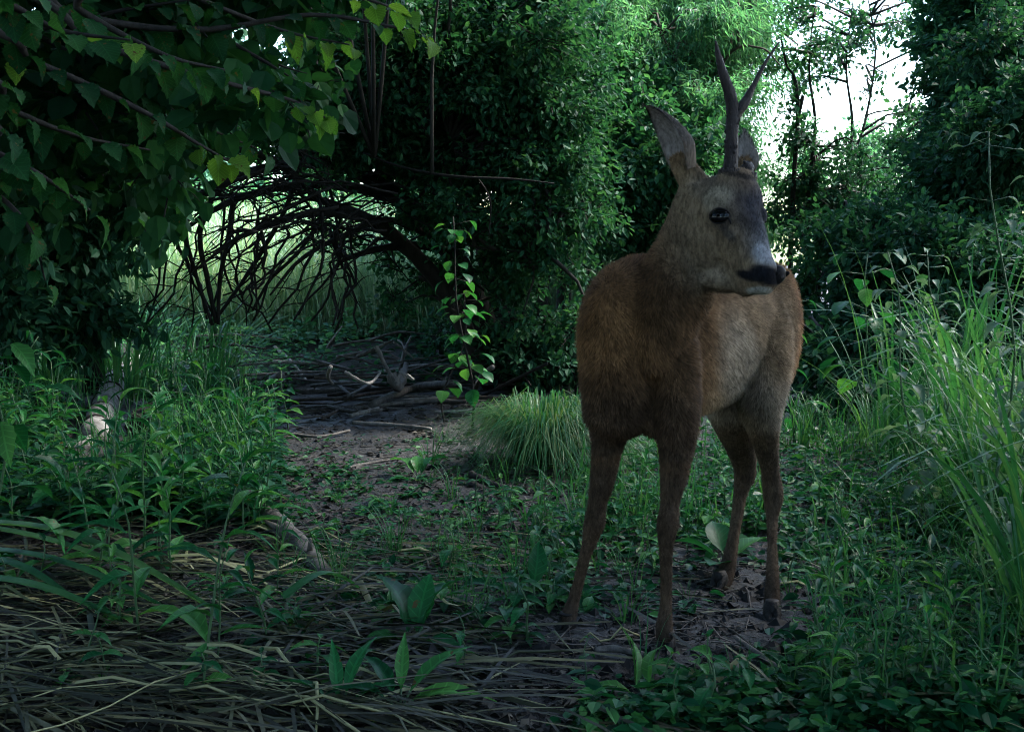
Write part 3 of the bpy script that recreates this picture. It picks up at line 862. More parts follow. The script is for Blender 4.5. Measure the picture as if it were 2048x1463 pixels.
def join(parts):
    V, F, T, k = [], [], [], 0
    for v, f, t in parts:
        V.append(v); F.append(f + k); T.append(t); k += len(v)
    return np.concatenate(V), np.concatenate(F), np.concatenate(T)

def stick_arrays(A, B, r0, r1, bend=.0):
    """Many thin three-sided twigs from A to B with a mid bend."""
    n = len(A)
    Mid = (A + B) / 2 + RNG.normal(0, 1, (n, 3)) * (bend * np.linalg.norm(B - A, axis=1, keepdims=True))
    D = unit(B - A); X = unit(np.cross(D, RNG.normal(0, 1, (n, 3)))); Y = np.cross(D, X)
    vs = []
    for Pk, r in ((A, r0), (Mid, (r0 + r1) / 2), (B, r1)):
        for k in range(3):
            th = 2 * PI * k / 3
            vs.append(Pk + (X * math.cos(th) + Y * math.sin(th)) * np.asarray(r).reshape(-1, 1))
    v = np.stack(vs, 1)
    f = []
    for i in range(2):
        for k in range(3):
            a0, a1 = i * 3 + k, i * 3 + (k + 1) % 3
            f += [(a0, a1, a1 + 3), (a0, a1 + 3, a0 + 3)]
    f = np.array(f)
    F = (np.arange(n) * 9)[:, None, None] + f[None]
    return v.reshape(-1, 3), F.reshape(-1, 3), np.full(n * 9, .5)

def clump_foliage(clumps, size, shape, twigs_per=14, droop=.35, up=.9, spread=.035):
    """clumps: (centre, (rx, ry, rz), number of leaves). Returns leaf arrays and twig arrays."""
    LP, LD, LN, LS, TA, TB = [], [], [], [], [], []
    for c, r, n in clumps:
        c = np.array(c[:]); r = np.array(r)
        m = max(4, int(twigs_per * max(1, (r.max() / .35))))
        q = unit(RNG.normal(0, 1, (m, 3))) * (RNG.random((m, 1)) ** .45)
        B = c + q * r
        A = c + q * r * RNG.uniform(.0, .35, (m, 1)) + RNG.normal(0, .04, (m, 3)) * r
        TA.append(A); TB.append(B)
        k = RNG.integers(0, m, n); t = RNG.uniform(.15, 1.04, n)[:, None]
        dv = unit(B - A)[k]
        P = A[k] + (B - A)[k] * t + RNG.normal(0, spread, (n, 3))
        D = dv * .7 + RNG.normal(0, .6, (n, 3)) + np.array([0, 0, -droop])
        Nn = RNG.normal(0, .45, (n, 3)) + np.array([0, 0, up])
        LP.append(P); LD.append(D); LN.append(Nn); LS.append(size * RNG.uniform(.55, 1.25, n))
    P, D, Nn, S = map(np.concatenate, (LP, LD, LN, LS))
    A, B = np.concatenate(TA), np.concatenate(TB)
    lv = leaves(P, D, Nn, S, shape)
    tw = stick_arrays(A, B, np.full(len(A), .0035), np.full(len(A), .0012), .06)
    return lv, tw

def make_tree(name, label, cat, base, trunk, limbs, clumps, size, shape, leaf, bark='bark', group=None, twigs_per=14, droop=.35, up=.9,
              spread=.035, reach=True, wob=.08, crown_name='crown', trunk_name='trunk'):
    """trunk: [(points, radii)] stems; limbs: same. clumps as above; a branch runs to each clump."""
    base = Vector(base)
    root = empty(name, base, label, cat, group)
    allp = []
    for pts, rr in trunk:
        P = curve_pts(pts, max(6, 4 * len(pts)))
        R = np.interp(np.linspace(0, 1, len(P)), np.linspace(0, 1, len(rr)), rr)
        m = MB(); m.tube(P, R, 9, wob=wob)
        o = m.build(trunk_name, M[bark], root); o.location = -base
        allp += P[2:]
    for pts, rr in limbs:
        P = curve_pts(pts, max(8, 5 * len(pts)))
        R = np.interp(np.linspace(0, 1, len(P)), np.linspace(0, 1, len(rr)), rr)
        m = MB(); m.tube(P, R, 6, wob=wob)
        o = m.build('branch', M[bark], root); o.location = -base
        allp += P[2:]
    if clumps:
        lv, tw = clump_foliage(clumps, size, shape, twigs_per, droop, up, spread)
        o = bpy.data.objects.new(crown_name, mesh_np(crown_name, *[lv[0], lv[1], M[leaf], lv[2]], smooth_shade=False))
        put(o, root); o.location = -base; o['kind'] = 'stuff'
        mtw = MB()
        if reach and allp:
            ap = np.array([p[:] for p in allp])
            for c, r, n in clumps:
                c = Vector(c)
                dd = np.linalg.norm(ap - np.array(c[:]), axis=1) + .6 * np.maximum(0, ap[:, 2] - c.z)
                s = Vector(ap[int(dd.argmin())])
                mid = s.lerp(c, .5) + Vector((random.uniform(-.1, .1), random.uniform(-.1, .1), random.uniform(0, .15)))
                mtw.tube(curve_pts([s, mid, c], 6), [.011, .010, .008, .007, .005, .004], 4)
        mtw.add(tw[0], tw[1])
        o = mtw.build('twigs', M[bark], root, 'stuff'); o.location = -base
    return root

def cl(px, py, d, rx, ry, rz, n):
    return (at(px, py, d), (rx, ry, rz), n)

def fill(x0, y0, x1, y1, d0, d1, k, r, n):
    """k clumps whose centres fall in a region at depths d0..d1."""
    return [(at(random.uniform(x0, x1), random.uniform(y0, y1), random.uniform(d0, d1)), (r * random.uniform(.7, 1.3), r * random.uniform(.7, 1.3), r * random.uniform(.6, 1.1)), int(n * random.uniform(.7, 1.3))) for _ in range(k)]

def thin(clumps, holes):
    """Leave out the clumps that would close a gap in the canopy."""
    out = []
    for c, r, n in clumps:
        dz_, y_ = c[2] - CAM_H, c[1]
        k = y_ * CP - dz_ * SP
        px, py = 1024 + FPX * c[0] / k, 731.5 - FPX * (y_ * SP + dz_ * CP) / k
        rp = max(r) * FPX / k * .42
        if all(math.hypot(px - hx, py - hy) > hr + rp for hx, hy, hr in holes): out.append((c, r, n))
    return out
HOLES = [(115, 52, 34), (590, 95, 12), (375, 130, 4), (500, 66, 4)]

def gp(x, y, dz=0):
    return Vector((x, y, float(gz(x, y)) + dz))

# ---- the leaning thorn tree whose bare limbs arch over the path
b = gp(.0, 5.75)
def A(px, py, d): return at(px, py, d)
trunks = [([A(1010, 770, 5.7), A(960, 620, 5.75), A(900, 500, 5.75), A(800, 400, 5.7), A(700, 335, 5.6), A(590, 300, 5.4)], [.075, .06, .052, .045, .036, .02]),
          ([A(1040, 770, 5.8), A(1000, 620, 5.9), A(960, 470, 6.0), A(925, 360, 6.1), A(870, 270, 6.3)], [.07, .055, .045, .03, .008]),
          ([A(1085, 775, 5.9), A(1080, 600, 5.9), A(1090, 450, 6.0), A(1070, 330, 6.1), A(1100, 250, 6.3)], [.055, .045, .038, .028, .008]),
          ([A(1125, 770, 6.0), A(1130, 560, 6.0), A(1145, 420, 6.1), A(1170, 330, 6.2)], [.045, .038, .025, .006]),
          ([A(985, 770, 5.7), A(900, 600, 5.6), A(820, 500, 5.5), A(740, 440, 5.4), A(640, 400, 5.3)], [.05, .045, .038, .03, .018])]
limbs = [
    ([A(700, 335, 5.6), A(600, 325, 5.4), A(500, 345, 5.2), A(400, 390, 5.1), A(320, 450, 5.0), A(250, 540, 4.95)], [.030, .026, .022, .018, .013, .006]),
    ([A(800, 400, 5.7), A(700, 375, 5.5), A(600, 370, 5.4), A(480, 395, 5.2), A(380, 450, 5.1), A(300, 520, 5.0)], [.028, .024, .021, .017, .012, .006]),
    ([A(740, 440, 5.4), A(650, 425, 5.3), A(560, 440, 5.2), A(470, 480, 5.1), A(390, 540, 5.05)], [.024, .020, .016, .012, .006]),
    ([A(900, 500, 5.75), A(820, 490, 5.5), A(745, 500, 5.4), A(675, 525, 5.35)], [.026, .022, .018, .008]),
    ([A(860, 470, 5.7), A(780, 440, 5.4), A(690, 470, 5.3), A(600, 520, 5.2), A(540, 590, 5.1)], [.022, .018, .014, .010, .005]),
    ([A(640, 400, 5.3), A(560, 330, 5.2), A(480, 300, 5.1), A(380, 310, 5.0), A(280, 350, 4.9)], [.02, .018, .015, .011, .006]),
    ([A(600, 325, 5.4), A(570, 420, 5.3), A(500, 540, 5.25), A(430, 640, 5.25)], [.013, .012, .010, .008]),
    ([A(650, 425, 5.3), A(600, 500, 5.2), A(540, 560, 5.2), A(505, 620, 5.25)], [.010, .009, .008, .006]),
    ([A(430, 380, 5.1), A(400, 470, 5.1), A(415, 560, 5.15), A(432, 645, 5.2)], [.014, .013, .012, .010]),
    ([A(385, 400, 5.1), A(372, 470, 5.1), A(395, 560, 5.15), A(425, 650, 5.2)], [.012, .011, .010, .008]),
    ([A(470, 395, 5.2), A(455, 480, 5.15), A(440, 560, 5.15), A(436, 648, 5.2)], [.012, .011, .010, .009]),
    ([A(725, 305, 4.9), A(800, 333, 4.8), A(900, 352, 4.7), A(1020, 358, 4.65), A(1108, 367, 4.6)], [.004, .0055, .006, .005, .003]),
    ([A(955, 355, 4.7), A(980, 400, 4.75), A(978, 470, 4.8)], [.004, .004, .003]),
    ([A(850, 260, 5.2), A(880, 310, 5.2), A(905, 380, 5.2), A(925, 480, 5.3)], [.004, .006, .007, .008]),
    ([A(895, 265, 5.2), A(915, 320, 5.2), A(930, 400, 5.3)], [.004, .005, .006]),
    ([A(930, 490, 5.0), A(1000, 500, 5.0), A(1090, 503, 5.0)], [.004, .005, .003]),
]
arcs = []
for k in range(76):
    x0 = random.uniform(420, 860); y0 = 300 + .18 * (x0 - 420) + random.uniform(-30, 120)
    ln = random.uniform(90, 330); dr = random.uniform(-.2, .95)
    if random.random() < .25: ln = -ln * .6
    x1, y1 = x0 - ln, y0 + abs(ln) * dr
    xm, ym = (x0 + x1) / 2, (y0 + y1) / 2 - random.uniform(0, 40)
    d = random.uniform(4.7, 5.9)
    arcs.append(([A(x0, y0, d + .1), A(xm, ym, d), A(x1, min(y1, 650), d - random.uniform(-.2, .3))], [random.uniform(.004, .009), .0042, .0014]))
for k in range(26):
    x0 = random.uniform(300, 700); y0 = random.uniform(340, 480); d = random.uniform(4.9, 5.7)
    arcs.append(([A(x0, y0, d), A(x0 + random.uniform(-40, 40), (y0 + 640) / 2, d), A(x0 + random.uniform(-90, 70), random.uniform(590, 670), d)], [random.uniform(.006, .010), .007, .005]))
crown = []
crown += fill(640, -40, 1120, 330, 5.0, 6.2, 92, .30, 800)
crown += fill(880, 60, 1160, 420, 4.9, 5.6, 24, .24, 520)
crown += fill(820, 300, 1180, 480, 5.2, 6.2, 16, .26, 560)
crown += fill(640, 150, 760, 320, 5.3, 6.3, 6, .2, 330)
crown += fill(430, 180, 700, 330, 5.3, 6.5, 14, .22, 360)
crown += fill(780, 520, 880, 640, 5.6, 6.0, 6, .14, 160)
crown += fill(640, 430, 780, 520, 5.5, 6.2, 4, .14, 110)
crown += fill(1020, 420, 1150, 520, 5.3, 6.2, 5, .2, 300)
crown += fill(980, 420, 1170, 660, 4.95, 5.5, 18, .16, 260)
crown += fill(200, -700, 900, -150, 4.0, 5.2, 20, .4, 500)  # high clumps above the frame, added to shade the clearing
crown = thin(crown, HOLES)
thorn = make_tree('thorn_tree', 'dark many-stemmed thorn tree whose bare limbs arch left over the path', 'tree', b, trunks, limbs, crown, .038, OVAL, 'thorn_leaf', 'bark_dark', wob=.14)
mt = MB()
for pts, rr in arcs:
    P = curve_pts(pts, 9)
    for i in range(1, 8): P[i] = P[i] + Vector((random.gauss(0, .012), random.gauss(0, .012), random.gauss(0, .012)))
    R = np.interp(np.linspace(0, 1, 9), [0, .5, 1], rr)
    mt.tube(P, R, 4)
    for q in range(random.randint(2, 5)):
        i = random.randint(2, 7)
        e = P[i] + Vector((random.uniform(-.25, .12), random.uniform(-.1, .1), random.uniform(-.14, .10)))
        mt.tube(curve_pts([P[i], P[i].lerp(e, .5) + Vector((0, 0, .015)), e], 4), [.004, .003, .002, .0012], 3)
o = mt.build('bare_twigs', M['bark_dark'], thorn, 'stuff'); o.location = -b

# ---- dense leafy bush that masks the thorn stems on the right
c = fill(1000, 380, 1330, 520, 6.3, 7.2, 8, .26, 350) + fill(1100, 250, 1440, 480, 6.2, 7.4, 40, .32, 850) + fill(1000, 120, 1300, 300, 6.4, 7.2, 26, .30, 700)
st = [([gp(x, 6.9), A(px, 520, 6.9), A(px + random.uniform(-20, 20), 380, 6.9), A(px + random.uniform(-30, 30), 260, 6.9), A(px + random.uniform(-50, 50), 190, 6.9)], [.016, .014, .012, .007, .001]) for x, px in
      ((.35, 1135), (.48, 1180), (.56, 1203), (.66, 1235), (.72, 1252), (.85, 1290))]
make_tree('hazel_thicket', 'leafy thicket of thin dark upright stems behind the back of the deer', 'shrub', gp(.6, 6.9), st, [], c, .05, OVAL, 'thorn_leaf', 'bark_dark')

# ---- pale willow filling the top middle
w = []
w += fill(1080, -80, 1530, 170, 7.4, 9.2, 58, .40, 1500)
w += fill(1060, -60, 1480, 260, 6.8, 7.6, 34, .30, 1100)
w += fill(1150, 150, 1510, 380, 7.4, 9.0, 46, .36, 1200)
w += fill(1450, 330, 1560, 460, 7.8, 8.6, 8, .24, 500)
ws = [([gp(1.1, 8.3), A(1330, 420, 8.3), A(1290, 200, 8.3), A(1240, -40, 8.3), A(1200, -300, 8.3)], [.11, .09, .075, .055, .03]),
      ([gp(1.2, 8.3), A(1400, 420, 8.3), A(1420, 220, 8.2), A(1500, 20, 8.2), A(1540, -250, 8.2)], [.09, .075, .06, .045, .025])]
wl = [([A(1330, 420, 8.0), A(1370, 330, 7.6), A(1450, 120, 7.3), A(1520, 96, 7.2), A(1560, 130, 7.2)], [.02, .015, .01, .007, .004]),
      ([A(1372, 215, 7.2), A(1350, 130, 7.2), A(1320, 60, 7.2)], [.006, .006, .004]),
      ([A(1160, 60, 7.2), A(1100, 20, 7.2), A(1200, -20, 7.2)], [.01, .008, .006])]
make_tree('willow_tree', 'pale green fine-leaved willow filling the gap above the deer', 'tree', gp(1.1, 8.3), ws, wl, w, .055, LANCE, 'willow_leaf', 'bark', twigs_per=18, droop=.7)

# ---- thin trees lacing the sky gap on the right
for (bx, by, lab, lean, cls, lsz) in (
    (2.05, 7.6, 'slender tree at the left edge of the bright sky gap with a broken bare top', 0,
     fill(1570, -40, 1680, 170, 7.4, 8.0, 9, .2, 130) + fill(1560, 170, 1620, 330, 7.4, 8, 5, .15, 90) + fill(1560, 270, 1740, 450, 7.4, 8, 18, .16, 150), .045),
    (2.55, 8.4, 'thin sparse young tree in the middle of the bright sky gap', 0,
     fill(1770, -40, 1920, 260, 7.6, 8.6, 7, .15, 90) + fill(1690, 40, 1840, 110, 8.2, 8.8, 6, .17, 90) + fill(1640, 280, 1880, 450, 8.0, 8.8, 19, .19, 200) + fill(1580, -20, 1720, 270, 8, 8.8, 11, .15, 130) + fill(1520, 360, 1820, 470, 7.4, 8.4, 16, .2, 260) + fill(1720, 140, 1790, 230, 8.2, 8.8, 3, .14, 30), .048)):
    tx = 1024 + bx / by * FPX
    tr = [([gp(bx, by), A(tx, 400, by), A(tx + 14, 250, by), A(tx + 2, 130, by), A(tx + 20, -40, by)], [.020, .017, .012, .007, .002])]
    lm = [([A(tx + 8, 330, by), A(tx + 40, 240, by), A(tx + 60, 100, by), A(tx + 40, -30, by)], [.012, .01, .008, .004])] if by > 8 else [([gp(1.9, 7.5), A(1582, 480, 7.5), A(1588, 350, 7.5), A(1596, 230, 7.5), A(1590, 160, 7.5), A(1573, 132, 7.5)], [.02, .018, .016, .015, .013, .006])]
    make_tree('young_tree', lab, 'tree', gp(bx, by), tr, lm, cls, lsz, DIAM, 'shade_leaf', 'bark_dark', group='thin trees along the far wood edge', twigs_per=9)

# ---- dark tree on the right
c = fill(1830, -60, 2100, 200, 5.6, 7.2, 30, .32, 640) + fill(1900, 180, 2100, 430, 5.0, 6.4, 22, .3, 650) + fill(1790, 250, 1960, 430, 6.4, 7.4, 16, .26, 420) + fill(1770, 40, 1850, 140, 7, 7.6, 4, .16, 110)
c = fill(1900, -60, 2100, 200, 5.6, 7.2, 30, .30, 1150) + fill(1920, 180, 2100, 430, 5.0, 6.4, 24, .28, 1100) + fill(1840, 270, 1960, 430, 6.4, 7.4, 12, .22, 620) + fill(1830, 60, 1890, 140, 7, 7.6, 4, .14, 110) + fill(1800, 170, 1880, 300, 7, 7.6, 5, .14, 100)
c += [(Vector((random.uniform(.2, 5.0), random.uniform(4.4, 7.3), random.uniform(3.0, 5.5))), (.5, .5, .4), 420) for _ in range(64)]  # extra crown clumps out of view, added to block the sun
tr = [([gp(2.9, 6.5), A(2000, 450, 6.5), A(2010, 200, 6.5), A(2015, -100, 6.5)], [.14, .12, .11, .09]),
      ([gp(2.5, 6.8), A(1880, 440, 6.8), A(1885, 200, 6.8), A(1890, -100, 6.8)], [.05, .045, .04, .03]),
      ([gp(2.65, 6.8), A(1935, 440, 6.8), A(1925, 200, 6.8), A(1945, -100, 6.8)], [.045, .04, .035, .025])]
make_tree('ash_tree', 'tall dark shaded tree at the right edge of the picture', 'tree', gp(2.8, 6.5), tr, [], c, .045, OVAL, 'shade_leaf', 'bark_dark')

# ---- bushes under the sky gap, right of the deer
c = fill(1590, 440, 1800, 640, 5.6, 7.0, 30, .20, 360)
make_tree('leafy_bush', 'open leafy bush behind the rump of the deer', 'shrub', gp(1.75, 6.2), [([gp(1.7, 6.2), A(1640, 520, 6.2), A(1650, 430, 6.2)], [.014, .011, .006]), ([gp(1.85, 6.2), A(1700, 520, 6.2), A(1690, 420, 6.2)], [.012, .01, .005])], [], c, .042, OVAL, 'thorn_leaf', 'bark_dark', group='bushes below the sky gap')
c = fill(1700, 470, 2080, 700, 4.7, 6.0, 54, .27, 900)
make_tree('leafy_bush', 'broad dark shaded bush between the deer and the tall grass on the right', 'shrub', gp(2.0, 5.4), [([gp(1.9 + k * .15, 5.4), A(1780 + 70 * k, 560, 5.3), A(1790 + 75 * k, 450, 5.3)], [.02, .013, .002]) for k in range(4)], [], c, .042, OVAL, 'shade_leaf', 'bark_dark', group='bushes below the sky gap')
c = fill(1600, 640, 1900, 790, 4.4, 5.2, 26, .22, 330)
make_tree('leafy_bush', 'low black-shaded undergrowth bush right behind the hind legs of the deer', 'shrub', gp(1.5, 4.9), [([gp(1.4 + k * .12, 4.9), A(1640 + 60 * k, 720, 4.8), A(1645 + 65 * k, 650, 4.8)], [.012, .009, .005]) for k in range(4)], [], c, .05, OVAL, 'shade_leaf', 'bark_dark', group='bushes below the sky gap')

# ---- dark hollow undergrowth under the thorn, behind the tussock
c = fill(1000, 640, 1180, 770, 5.2, 6.0, 14, .2, 300) + fill(860, 560, 1000, 700, 5.8, 6.4, 7, .14, 120)
make_tree('bramble_bush', 'low dark bramble tangle under the thorn stems left of the deer', 'shrub', gp(.2, 5.6), [([gp(.1 + k * .12, 5.6), A(1040 + 50 * k, 700, 5.5), A(1030 + 60 * k, 640, 5.5)], [.008, .006, .004]) for k in range(3)], [], c, .045, OVAL, 'shade_leaf', 'bark_dark')

# ---- left dark mass behind the hazel
c = fill(-120, 80, 330, 420, 3.6, 5.6, 46, .31, 700) + fill(-60, 380, 220, 640, 4.2, 5.6, 30, .26, 600) + fill(250, 60, 640, 250, 4.4, 5.6, 15, .24, 480)
tr = [([gp(-2.3, 4.9), A(60, 420, 4.9), A(90, 200, 4.9), A(140, -80, 4.9)], [.09, .08, .07, .05]), ([gp(-2.0, 5.2), A(190, 420, 5.2), A(230, 250, 5.2), A(330, 40, 5.2)], [.05, .045, .04, .02])]
c = thin(c, HOLES)
make_tree('shade_tree', 'dense dark tree on the left behind the hanging hazel leaves', 'tree', gp(-2.2, 4.9), tr, [], c, .055, OVAL, 'shade_leaf', 'bark_dark')

# ---- hedge and trees beyond the meadow
for i, (x, y, h, r, n, lab) in enumerate([(-9, 24, 3.4, 3.2, 9000, 'rounded tree at the far side of the meadow, seen through the arch'), (-4.6, 30, 3.0, 2.6, 7000, 'smaller pale tree beyond the meadow, right of the rounded one'),
                                       (-14, 20, 5, 3.5, 9000, 'tall tree far left beyond the meadow'), (13, 40, 5, 3, 7000, 'far tree low behind the sky gap on the right'), (3.5, 36, 4.5, 3, 7000, 'far tree hidden behind the deer and willow')]):
    c = []
    for k in range(22):
        a = random.uniform(0, 2 * PI); rr = r * math.sqrt(random.random())
        c.append((Vector((x + rr * math.cos(a), y + rr * math.sin(a), float(gz(x, y)) + h * random.uniform(.15, .95))), (r * .32, r * .32, r * .28), n // 22))
    make_tree('far_tree', lab, 'tree', gp(x, y), [([gp(x, y), gp(x, y, h * .5), gp(x + .2, y, h * .9)], [.2, .15, .06])], [], c, .24, DIAM, 'willow_leaf', 'bark', group='trees beyond the meadow', twigs_per=4, spread=.15)

# ---- unseen trees and bushes added round the camera to shade the clearing
def canopy(x, y, cx, cy, z0, h, r, n, lab, size=.15, name='added_canopy_tree', cat='tree', group='added shade trees around the clearing', k=34):
    c = []
    for _ in range(k):
        a = random.uniform(0, 2 * PI); rr = r * math.sqrt(random.random())
        c.append((Vector((cx + rr * math.cos(a), cy + rr * math.sin(a), random.uniform(z0, h))), (r * .3, r * .3, (h - z0) * .2), n // k))
    q = Vector((cx, cy, (z0 + h) / 2))
    make_tree(name, lab, cat, gp(x, y), [([gp(x, y), gp(x, y, z0 * .6 + .2), gp(x, y).lerp(q, .6) + Vector((0, 0, .5)), q], [.15, .13, .09, .05] if h > 4 else [.04, .035, .03, .015])], [], c, size, DIAM, 'shade_leaf', 'bark_dark', group=group, twigs_per=4, spread=.08)
CAN = [(-2.6, .2, -1.8, 1.6, 2.7, 5, 2.2, 10000, 'left of the camera'), (-1.2, -1.5, -.6, .3, 2.7, 5, 2.0, 10000, 'just behind the camera to the left'),
       (1.6, -1.2, 1.2, .4, 2.7, 5, 1.9, 9000, 'just behind the camera to the right'), 
       (-2.9, 2.6, -1.7, 3.2, 2.6, 5, 1.8, 9000, 'left of the silver log'), (3.0, 2.7, .7, 3.2, 2.6, 5, 1.8, 10000, 'leaning over the deer from the right'), (3.8, 2.5, 2.5, 3.3, 2.9, 5.2, 1.35, 9000, 'right of the tall grass'), (-5.8, -.8, -5.5, -.5, 2.5, 8, 3, 8000, 'far left of the camera'),
       (5.6, .6, 5.4, .8, 1.5, 8, 2.6, 9000, 'far right of the camera'), (-1.5, -5.5, -1.5, -5, 1.5, 8, 3.2, 9000, 'far behind the camera on the left'),
       (3.8, -4.5, 3.8, -4.3, 1.5, 8, 3.0, 9000, 'far behind the camera on the right'), (-5.2, 3.8, -4.9, 4.2, 2.0, 8, 2.4, 9000, 'beyond the hazel on the left'),
       (6.0, 4.6, 5.8, 4.6, 1.0, 8, 2.0, 8000, 'beyond the tall grass on the right')]
for x, y, cx, cy, z0, h, r, n, w_ in CAN:
    canopy(x, y, cx, cy, z0, h, r, n, 'added unseen tree shading the clearing, ' + w_)
for x, y, h, r, n, w_ in [(-2.5, -.7, 3.0, 1.2, 7000, 'left of the camera'), (-.9, -1.9, 3.0, 1.1, 6000, 'behind the camera on the left'), (.8, -2.1, 3.0, 1.1, 6000, 'behind the camera in the middle'),
                          (2.4, -1.5, 3.0, 1.2, 6000, 'behind the camera on the right'), (3.2, .3, 2.6, 1.0, 5000, 'right of the camera'), (-3.3, 1.2, 3.0, 1.1, 6000, 'left of the hazel'),
                          (-3.2, 3.2, 2.8, 1.0, 6000, 'left of the silver log')]:
    canopy(x, y, x, y, .15, h, r, n, 'bushy undergrowth added out of the picture for shade, ' + w_, .10, 'added_shade_bush', 'shrub', 'added undergrowth around the camera', 30)
# ------------------------------------------------------------------ single leaves and blades used as parts
def leaf_mesh(name, prof, mat, fold=.10, arch=.25, wavy=0.0, n=None, teeth=0.0):
    """Leaf along +Y, unit length. prof: half widths along the blade; fold lifts the sides; arch bends the tip down."""
    k = n or len(prof)
    ts = np.linspace(0, 1, k)
    hw = np.interp(ts, np.linspace(0, 1, len(prof)), prof)
    v, f = [], []
    for i, t in enumerate(ts):
        y = t * (1 - .10 * arch * t); z = -arch * t * t * .6 + .06 * math.sin(t * 3)
        w = hw[i] * (1 + (teeth if i % 2 else -teeth))
        wz = wavy * math.sin(i * 2.3)
        v += [(-w, y - .03 * (teeth > 0) * (i % 2), z + w * fold * 2 + wz), (-w * .5, y, z + w * fold * .7), (0, y, z), (w * .5, y, z + w * fold * .7), (w, y - .03 * (teeth > 0) * (i % 2), z + w * fold * 2 - wz)]
    for i in range(k - 1):
        for j in range(4):
            a0 = i * 5 + j
            f += [(a0, a0 + 1, a0 + 6), (a0, a0 + 6, a0 + 5)]
    return mesh_np(name, np.array(v), np.array(f), mat, np.full(len(v), .5))

def blade_mesh(name, mat, width=.014, bend=1.0, kink=0.0, n=9, twist=.4):
    """Grass blade of unit length, rising along +Z and arching towards +Y."""
    v, f = [], []
    y = z = 0.0; ang = .12
    for i in range(n):
        t = i / (n - 1)
        w = width * (1 - t ** 2.2) * (.55 + .45 * min(1, t * 5)) + .0006
        tw = twist * t
        v += [(-w * math.cos(tw), y - w * math.sin(tw) * .6, z), (0, y + w * .35, z - w * .1), (w * math.cos(tw), y + w * math.sin(tw) * .6, z)]
        ang += bend * (1.9 * t) / (n - 1) + (kink if i == int(n * .6) else 0)
        s = 1.0 / (n - 1)
        y += s * math.sin(ang); z += s * math.cos(ang)
    for i in range(n - 1):
        for j in range(2):
            a0 = i * 3 + j
            f += [(a0, a0 + 1, a0 + 4), (a0, a0 + 4, a0 + 3)]
    return mesh_np(name, np.array(v), np.array(f), mat, np.full(len(v), .5))

def part(name, me, parent, loc, rot, s, kind=None):
    o = bpy.data.objects.new(name, me)
    COL.objects.link(o); o.parent = parent
    o.location = loc; o.rotation_euler = rot
    o.scale = (s, s, s) if not hasattr(s, '__len__') else s
    if kind: o['kind'] = kind
    return o

def clone(root, loc, rz, s, label=None, group=None):
    r = root.copy(); COL.objects.link(r)
    r.location = loc; r.rotation_euler = (random.uniform(-.12, .12), random.uniform(-.12, .12), rz); r.scale = (s, s, s)
    if label: r['label'] = label
    if group: r['group'] = group
    for ch in list(root.children):
        c = ch.copy(); COL.objects.link(c); c.parent = r
        for g2 in ch.children:
            d = g2.copy(); COL.objects.link(d); d.parent = c
    return r

HB = M['herb_leaf']
L_LANCE = [leaf_mesh('lance_leaf', [.012, .075, .115, .105, .075, .035, .002], HB, .25, a, w) for a, w in ((.25, 0), (.6, .01), (.9, .012))]
L_OVAL = [leaf_mesh('oval_leaf', [.015, .16, .23, .235, .18, .10, .004], HB, .2, a, .008, 11, .06) for a in (.2, .5)]
L_ROUND = [leaf_mesh('round_leaf', [.02, .26, .36, .38, .32, .19, .01], HB, .12, a, .01) for a in (.15, .4)]
L_DOCK = [leaf_mesh('dock_leaf', [.02, .12, .20, .23, .20, .13, .02], HB, .22, a, .022, 13) for a in (.35, .8)]
L_NETT = [leaf_mesh('nettle_leaf', [.02, .19, .26, .24, .17, .09, .004], M['nettle_leaf'], .2, a, .012, 13, .09) for a in (.2, .5, .8)]
L_PALE = leaf_mesh('underside_leaf', [.03, .2, .28, .27, .20, .12, .01], M['pale_leaf'], -.15, .3, .01, 11, .04)
BLADES = [blade_mesh('grass_blade', M['grass_blade_each'], w, b_, k_) for w, b_, k_ in ((.008, .5, 0), (.007, 1.0, 0), (.0095, 1.5, 0), (.007, 1.2, .9), (.0105, 1.9, 0), (.0065, .8, 1.3))]

def stem_to(mb, h, lean, r=.0022):
    pts = [(0, 0, -.02), (lean * .15, 0, h * .35), (lean * .5, .01, h * .7), (lean, 0, h)]
    mb.tube(curve_pts(pts, 7), [r, r, r * .9, r * .8, r * .7, r * .6, r * .5], 5)
    return lambda t: Vector((lean * t * t, 0, h * t))

def herb_narrow(h, n, size, label, group, name='narrow_leaved_herb'):
    root = empty(name, (0, 0, 0), label, 'plant', group)
    mb = MB(); f = stem_to(mb, h, random.uniform(-.05, .05)); mb.build('stem', M['stem'], root)
    for i in range(n):
        t = .15 + .85 * i / (n - 1); az = i * 2.4 + random.uniform(-.4, .4)
        s = size * (1.05 - .45 * t) * random.uniform(.8, 1.2)
        part('leaf', random.choice(L_LANCE), root, f(t), (random.uniform(.0, .35) + .55 * t, random.uniform(-.3, .3), az), s)
    return root

def herb_paired(h, n, size, label, group, name='oval_leaved_herb'):
    root = empty(name, (0, 0, 0), label, 'plant', group)
    mb = MB(); f = stem_to(mb, h, random.uniform(-.03, .03), .0025); mb.build('stem', M['stem'], root)
    for i in range(n):
        t = .2 + .8 * i / max(1, n - 1); az = i * PI / 2 + random.uniform(-.2, .2)
        s = size * (1.1 - .5 * abs(t - .45)) * (1 if t < .95 else .55)
        for k in (0, PI):
            part('leaf', random.choice(L_OVAL), root, f(t), (random.uniform(-.25, .25) + (.5 if t > .95 else 0), random.uniform(-.2, .2), az + k), s * random.uniform(.85, 1.1))
    return root

